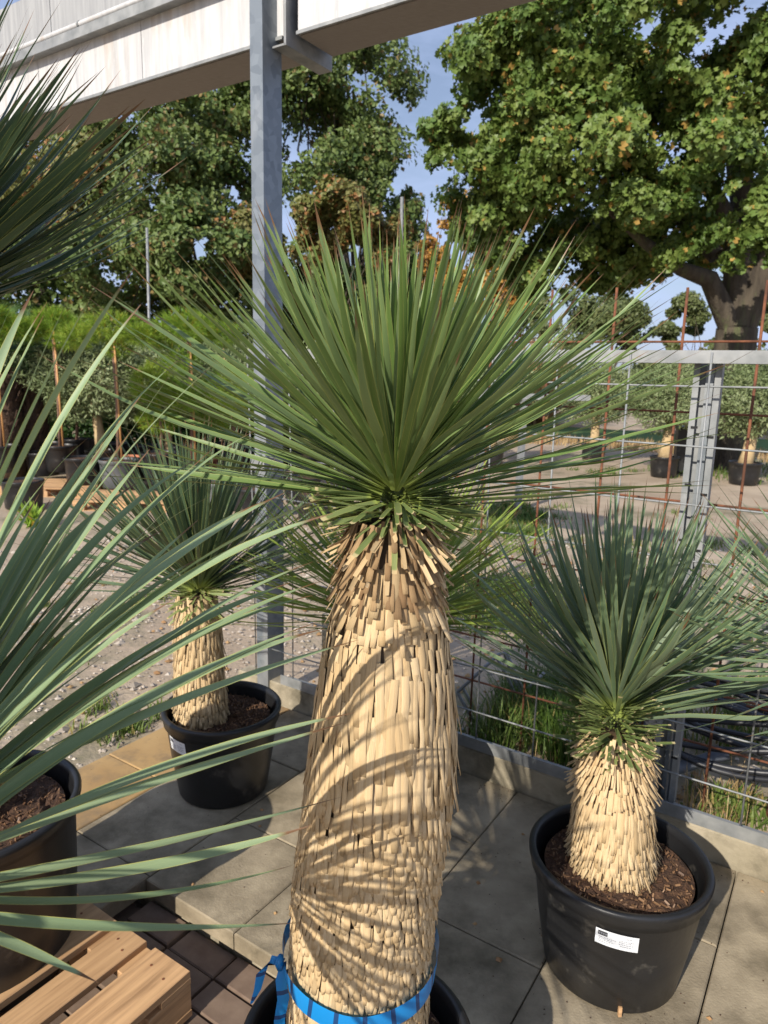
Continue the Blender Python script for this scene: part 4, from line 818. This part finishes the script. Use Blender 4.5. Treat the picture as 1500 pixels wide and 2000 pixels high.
# ------------------------------------------------------------ trees
MV = []; 
MV = np.array([(-.3, 0, 0), (-.16, .5, .06), (.04, .17, 0), (.66, 0, -.1), (.04, -.17, 0), (-.16, -.5, .06), (.4, .46, .08), (.4, -.46, .08)]); MF = np.array([[0, 2, 1], [0, 4, 2], [0, 5, 4], [2, 4, 3], [2, 3, 6], [4, 7, 3]])
SV = np.array([[-.5, 0, 0], [-.05, .38, .1], [.5, 0, -.06], [-.05, -.38, .1]]); SF = np.array([[0, 2, 1], [0, 3, 2]])
def tree(name, base, H0, blobs, n, s, mat, label, tr, leafT=(SV, SF), limbs=6, cat='tree', sub=14, bark=None, droop=.35, hole=.0, limbpts=None, sep=.34, lp_=.16, gap=1.):
    base = np.array(base, float); rt = root(name, base, label, cat); bark = bark or M_bark
    ctr = np.mean([b[0] for b in blobs], axis=0); fork = base+np.array([0, 0, H0])
    V, F, uv = tube([base-np.array([0, 0, .2]), base+np.array([0, 0, H0*.4]), fork], [tr*1.25, tr, tr*.95], 14, False); child('trunk', V, F, rt, bark, uv, True)
    allT = []; allN = []
    for bi, (C, R, wt) in enumerate(blobs):
        C = np.array(C, float); R = np.array(R, float)
        for _ in range(sub):     # clumps over each blob
            d = unit(rng.normal(size=3)); cc = C+d*R*rng.uniform(.35, 1.12); rr = np.full(3, R.mean())*rng.uniform(sep*.45, sep*1.3)*np.array([1.1, 1.1, .85])
            k = int(n*wt/sub*(rr[0]/(R.mean()*sep*.95))**2); v = rng.normal(size=(k, 3)); v /= np.linalg.norm(v, axis=1)[:, None]; q = rng.uniform(.1, 1.15, k)**.55
            allT.append(cc+v*rr*q[:, None]); allN.append(v*.7+d*.5)
            if rng.uniform() < lp_ and limbs: 
                mid = fork*.5+cc*.5+rng.normal(size=3)*.12*np.linalg.norm(cc-fork); V, F, uv = tube([fork, mid, cc], [tr*.16, tr*.09, tr*.03], 7, False); child('branch', V, F, rt, bark, uv, True)
    T = np.concatenate(allT); Nn = np.concatenate(allN)
    x, y, z = (T/gap).T     # thin the crown in irregular pockets so that sky and shade show through
    g = np.sin(2.1*x+1.3*np.sin(1.7*z))*np.sin(1.9*z+1.1*np.sin(1.3*x+2*y))*1.2+.7*np.sin(4.3*x+y)*np.sin(3.9*z-x)+.35*np.sin(9*x)*np.sin(8.3*z+2*y)
    ok = g+rng.normal(size=len(T))*.2 > -.3; T = T[ok]; Nn = Nn[ok]; k = len(T)
    X = rng.normal(size=(k, 3)); X[:, 2] -= droop; Z = Nn+rng.normal(size=(k, 3))*.6+np.array([0, 0, .3])
    M = frames(X, Z)
    # keep leaf plane perpendicular to its normal: x is the in-plane direction
    Zu = Z/np.linalg.norm(Z, axis=1)[:, None]; Xp = X-Zu*np.sum(X*Zu, 1)[:, None]; Xp /= np.linalg.norm(Xp, axis=1)[:, None]; M = np.stack([Xp, np.cross(Zu, Xp), Zu], -1)*(s*rng.uniform(.65, 1.25, k))[:, None, None]
    V, F, uv = batch(leafT[0], leafT[1], np.zeros((len(leafT[0]), 2)), M, T); child('crown', V, F, rt, mat, kind='stuff')
    for P, r in (limbpts or []):
        V, F, uv = tube(P, r, 10, False); child('limb', V, F, rt, bark, uv, True)
    return rt
# the big maple
def PX(x, y, Y): return aty(x, y, Y)
MB0 = np.array([6.75, 14.2, 0.])
bl_old = [((3.1, 13.6, 6.7), (2.0, 2.2, 1.55), .14), ((4.9, 13.2, 8.6), (2.4, 2.4, 1.7), .15), ((6.6, 13.3, 6.9), (2.3, 2.0, 1.6), .14), ((8.6, 13.5, 8.2), (2.6, 2.2, 2.2), .13), ((2.5, 14.4, 5.3), (1.35, 1.8, .7), .06), ((4.6, 14.6, 5.5), (2.1, 2.4, 1.1), .12), ((6.9, 15.6, 5.6), (2.3, 2.4, 1.0), .08), ((8.35, 12.3, 4.25), (1.0, .9, .62), .04), ((6.3, 15.6, 9.5), (4, 2.6, 1.8), .12), ((4.0, 13.6, 4.5), (.9, .9, .45), .02)]
bl = [(aty(x, y, Y), (rx*Y/FPX, rx*Y/FPX*.85, ry*Y/FPX), w_) for x, y, Y, rx, ry, w_ in ((1015, 115, 13.2, 115, 110, .09), (1150, 80, 12.8, 160, 120, .11), (1350, 100, 12.6, 170, 130, .11), (925, 265, 13.6, 68, 70, .05), (1030, 280, 13.4, 125, 90, .09), (1180, 270, 13.2, 140, 100, .09), (1380, 300, 12.8, 130, 90, .08),
    (1005, 400, 14.4, 118, 70, .07), (1150, 420, 14.8, 130, 80, .08), (1060, 490, 14.6, 95, 45, .04), (1280, 450, 15, 120, 70, .06), (1480, 440, 11.8, 65, 75, .035), (1090, 540, 14.8, 90, 35, .03), (1230, 520, 14.9, 80, 40, .04), (1320, 400, 13.6, 90, 60, .05), (1400, 480, 15.5, 90, 50, .04), (950, 460, 14.4, 70, 45, .03), (1265, 405, 12.9, 85, 55, .045), (1345, 470, 13.0, 60, 45, .03), (1520, 200, 13, 150, 150, .08), (1190, 525, 15, 70, 40, .03), (1250, -80, 13.5, 350, 130, .12), (1600, 350, 14, 120, 120, .05))]
fk = MB0+np.array([0, 0, 3.1])
lp = [([fk-[0, 0, .6], PX(1385, 545, 14), PX(1330, 525, 13.8), PX(1265, 478, 13.5), PX(1180, 400, 13.6), PX(1130, 330, 13.8)], [.24, .18, .13, .1, .07, .04]),
      ([fk-[0, 0, .4], PX(1440, 470, 14.2), PX(1395, 380, 14.3), PX(1350, 300, 14.2), PX(1370, 200, 14)], [.3, .22, .15, .1, .07]),
      ([fk-[0, 0, .4], PX(1460, 440, 14.4), PX(1440, 320, 14.5), PX(1425, 180, 14.4)], [.34, .26, .2, .12]),
      ([fk-[0, 0, .5], PX(1505, 500, 14), PX(1570, 430, 13.8), PX(1640, 300, 13.6)], [.32, .24, .2, .1]),
      ([PX(1400, 500, 14.1), PX(1330, 430, 14.6), PX(1250, 330, 15), PX(1190, 240, 15)], [.16, .13, .1, .05])]
tree('maple_tree', MB0, 2.7, bl, 112000, .116, M_maple, 'large maple tree at right with spreading limbs and yellowing leaves', .4, (MV, MF), 6, sub=20, limbpts=lp, sep=.38, lp_=.0, gap=.8)
def T3(x, y, Y): return aty(x, y, Y)
def bigtree(lb, bx, Y, bls, n, s, mat, tr=.35, sub=16, H0=4., name='broadleaf_tree', sep=.52, **kw):
    B = [(T3(x, y, Y+dy), (rx*Y/FPX, rx*Y/FPX*.9, ry*Y/FPX), wt) for x, y, rx, ry, dy, wt in bls]
    return tree(name, (gx(bx, Y, 1), Y, 0), H0, B, n, s, mat, lb, tr, sub=sub, sep=sep, gap=Y/17, **kw)
bigtree('tall dark tree whose crown ends at the sky gap behind the column', 690, 24, [(685, 150, 100, 120, 0, .28), (738, 300, 62, 140, 0, .2), (620, 250, 110, 110, -1, .2), (780, 430, 42, 70, 0, .08), (630, 60, 125, 90, 1, .16), (600, 130, 80, 90, -1, .08)], 42000, .165, M_treeA)
bigtree('broad green tree under the left half of the gutter beam', 400, 22, [(400, 230, 110, 90, 0, .22), (300, 330, 120, 100, -1, .22), (440, 380, 100, 90, -1, .2), (210, 260, 90, 80, 0, .12), (480, 180, 90, 80, 1, .14), (230, 420, 100, 80, -.5, .1)], 47000, .16, M_treeA)
bigtree('olive-green tree filling the upper left behind the dark crown', 90, 23, [(100, 250, 140, 110, 0, .3), (60, 400, 140, 110, 0, .3), (180, 380, 90, 90, -1, .2), (-40, 300, 120, 130, 0, .2)], 30000, .17, M_treeB)
bigtree('lower tree with pale brownish leaves right of the column', 650, 19, [(655, 420, 90, 50, 0, .4), (600, 470, 60, 50, 0, .2), (720, 460, 60, 45, 0, .2), (480, 470, 60, 60, 0, .2)], 24000, .14, M_treeB, .2, 10, 2.5)
bigtree('dense green tree low behind the pines at left', 330, 17.5, [(300, 470, 120, 70, 0, .4), (420, 520, 90, 60, 0, .3), (170, 500, 100, 70, 0, .3)], 24000, .15, M_treeA, .25, 12, 2.0)
bigtree('dark shady tree behind the top of the central crown', 700, 21, [(700, 540, 90, 60, 0, .4), (600, 560, 90, 60, 0, .3), (780, 560, 30, 60, 1, .15)], 16000, .17, M_treeA, .25, 12, 2.0)
bigtree('orange-brown autumn tree in the gap between the big trees', 925, 19, [(885, 480, 50, 75, 0, .35), (965, 560, 80, 85, 0, .4), (860, 600, 60, 60, 0, .25)], 26000, .12, M_orange, .16, 14, 1.5)
bigtree('rounded green tree low beyond the rail left of the maple', 1180, 36, [(1180, 615, 75, 55, 0, .6), (1110, 640, 50, 40, 0, .2), (1245, 650, 40, 35, 0, .2)], 15000, .2, M_far, .3, 12, 1.5, sep=.42)
bigtree('distant pale green tree just left of the maple trunk', 1335, 45, [(1340, 625, 45, 40, 0, .7), (1310, 650, 30, 25, 0, .3)], 8000, .24, M_far, .3, 10, 1.5, sep=.42)
bigtree('distant green tree just right of the maple trunk', 1500, 40, [(1500, 610, 45, 50, 0, 1)], 6000, .24, M_far, .3, 12, 1.5, sep=.42)
bigtree('hazy grey-green tree far off between the orange tree and the rounded tree', 1060, 50, [(1060, 620, 60, 40, 0, 1)], 7000, .28, M_far, .3, 12, 1.5, sep=.42)
# low hedge mass closing the horizon
hd = MB(); k = 26000; X = rng.uniform(-34, 40, k); Y = 40+rng.uniform(-2, 2, k)+np.abs(X)*.1; Z = rng.uniform(0, 1, k)**.8*(2.6+1.1*np.sin(X*.4)+.6*np.sin(X*1.3+1)); M = rotmats(k, rng)*.42
V, F, uv = batch(SV, SF, np.zeros((4, 2)), M, np.stack([X, Y, Z], 1)); tag(child('far_hedge', V, F, None, M_far), kind='stuff')
k = 60000; X = rng.uniform(-19, 2.2, k); Y = 20.5+rng.uniform(-.9, .9, k)+.5*np.sin(X*1.9); Z = rng.uniform(0, 1, k)*(4.6+.55*np.sin(X*1.1)+.4*np.sin(X*2.7)-np.clip(X, 0, 3)*.8); M = rotmats(k, rng)*.19
V, F, uv = batch(SV, SF, np.zeros((4, 2)), M, np.stack([X, Y, Z], 1)); tag(child('undergrowth', V, F, None, M_treeA), kind='stuff')
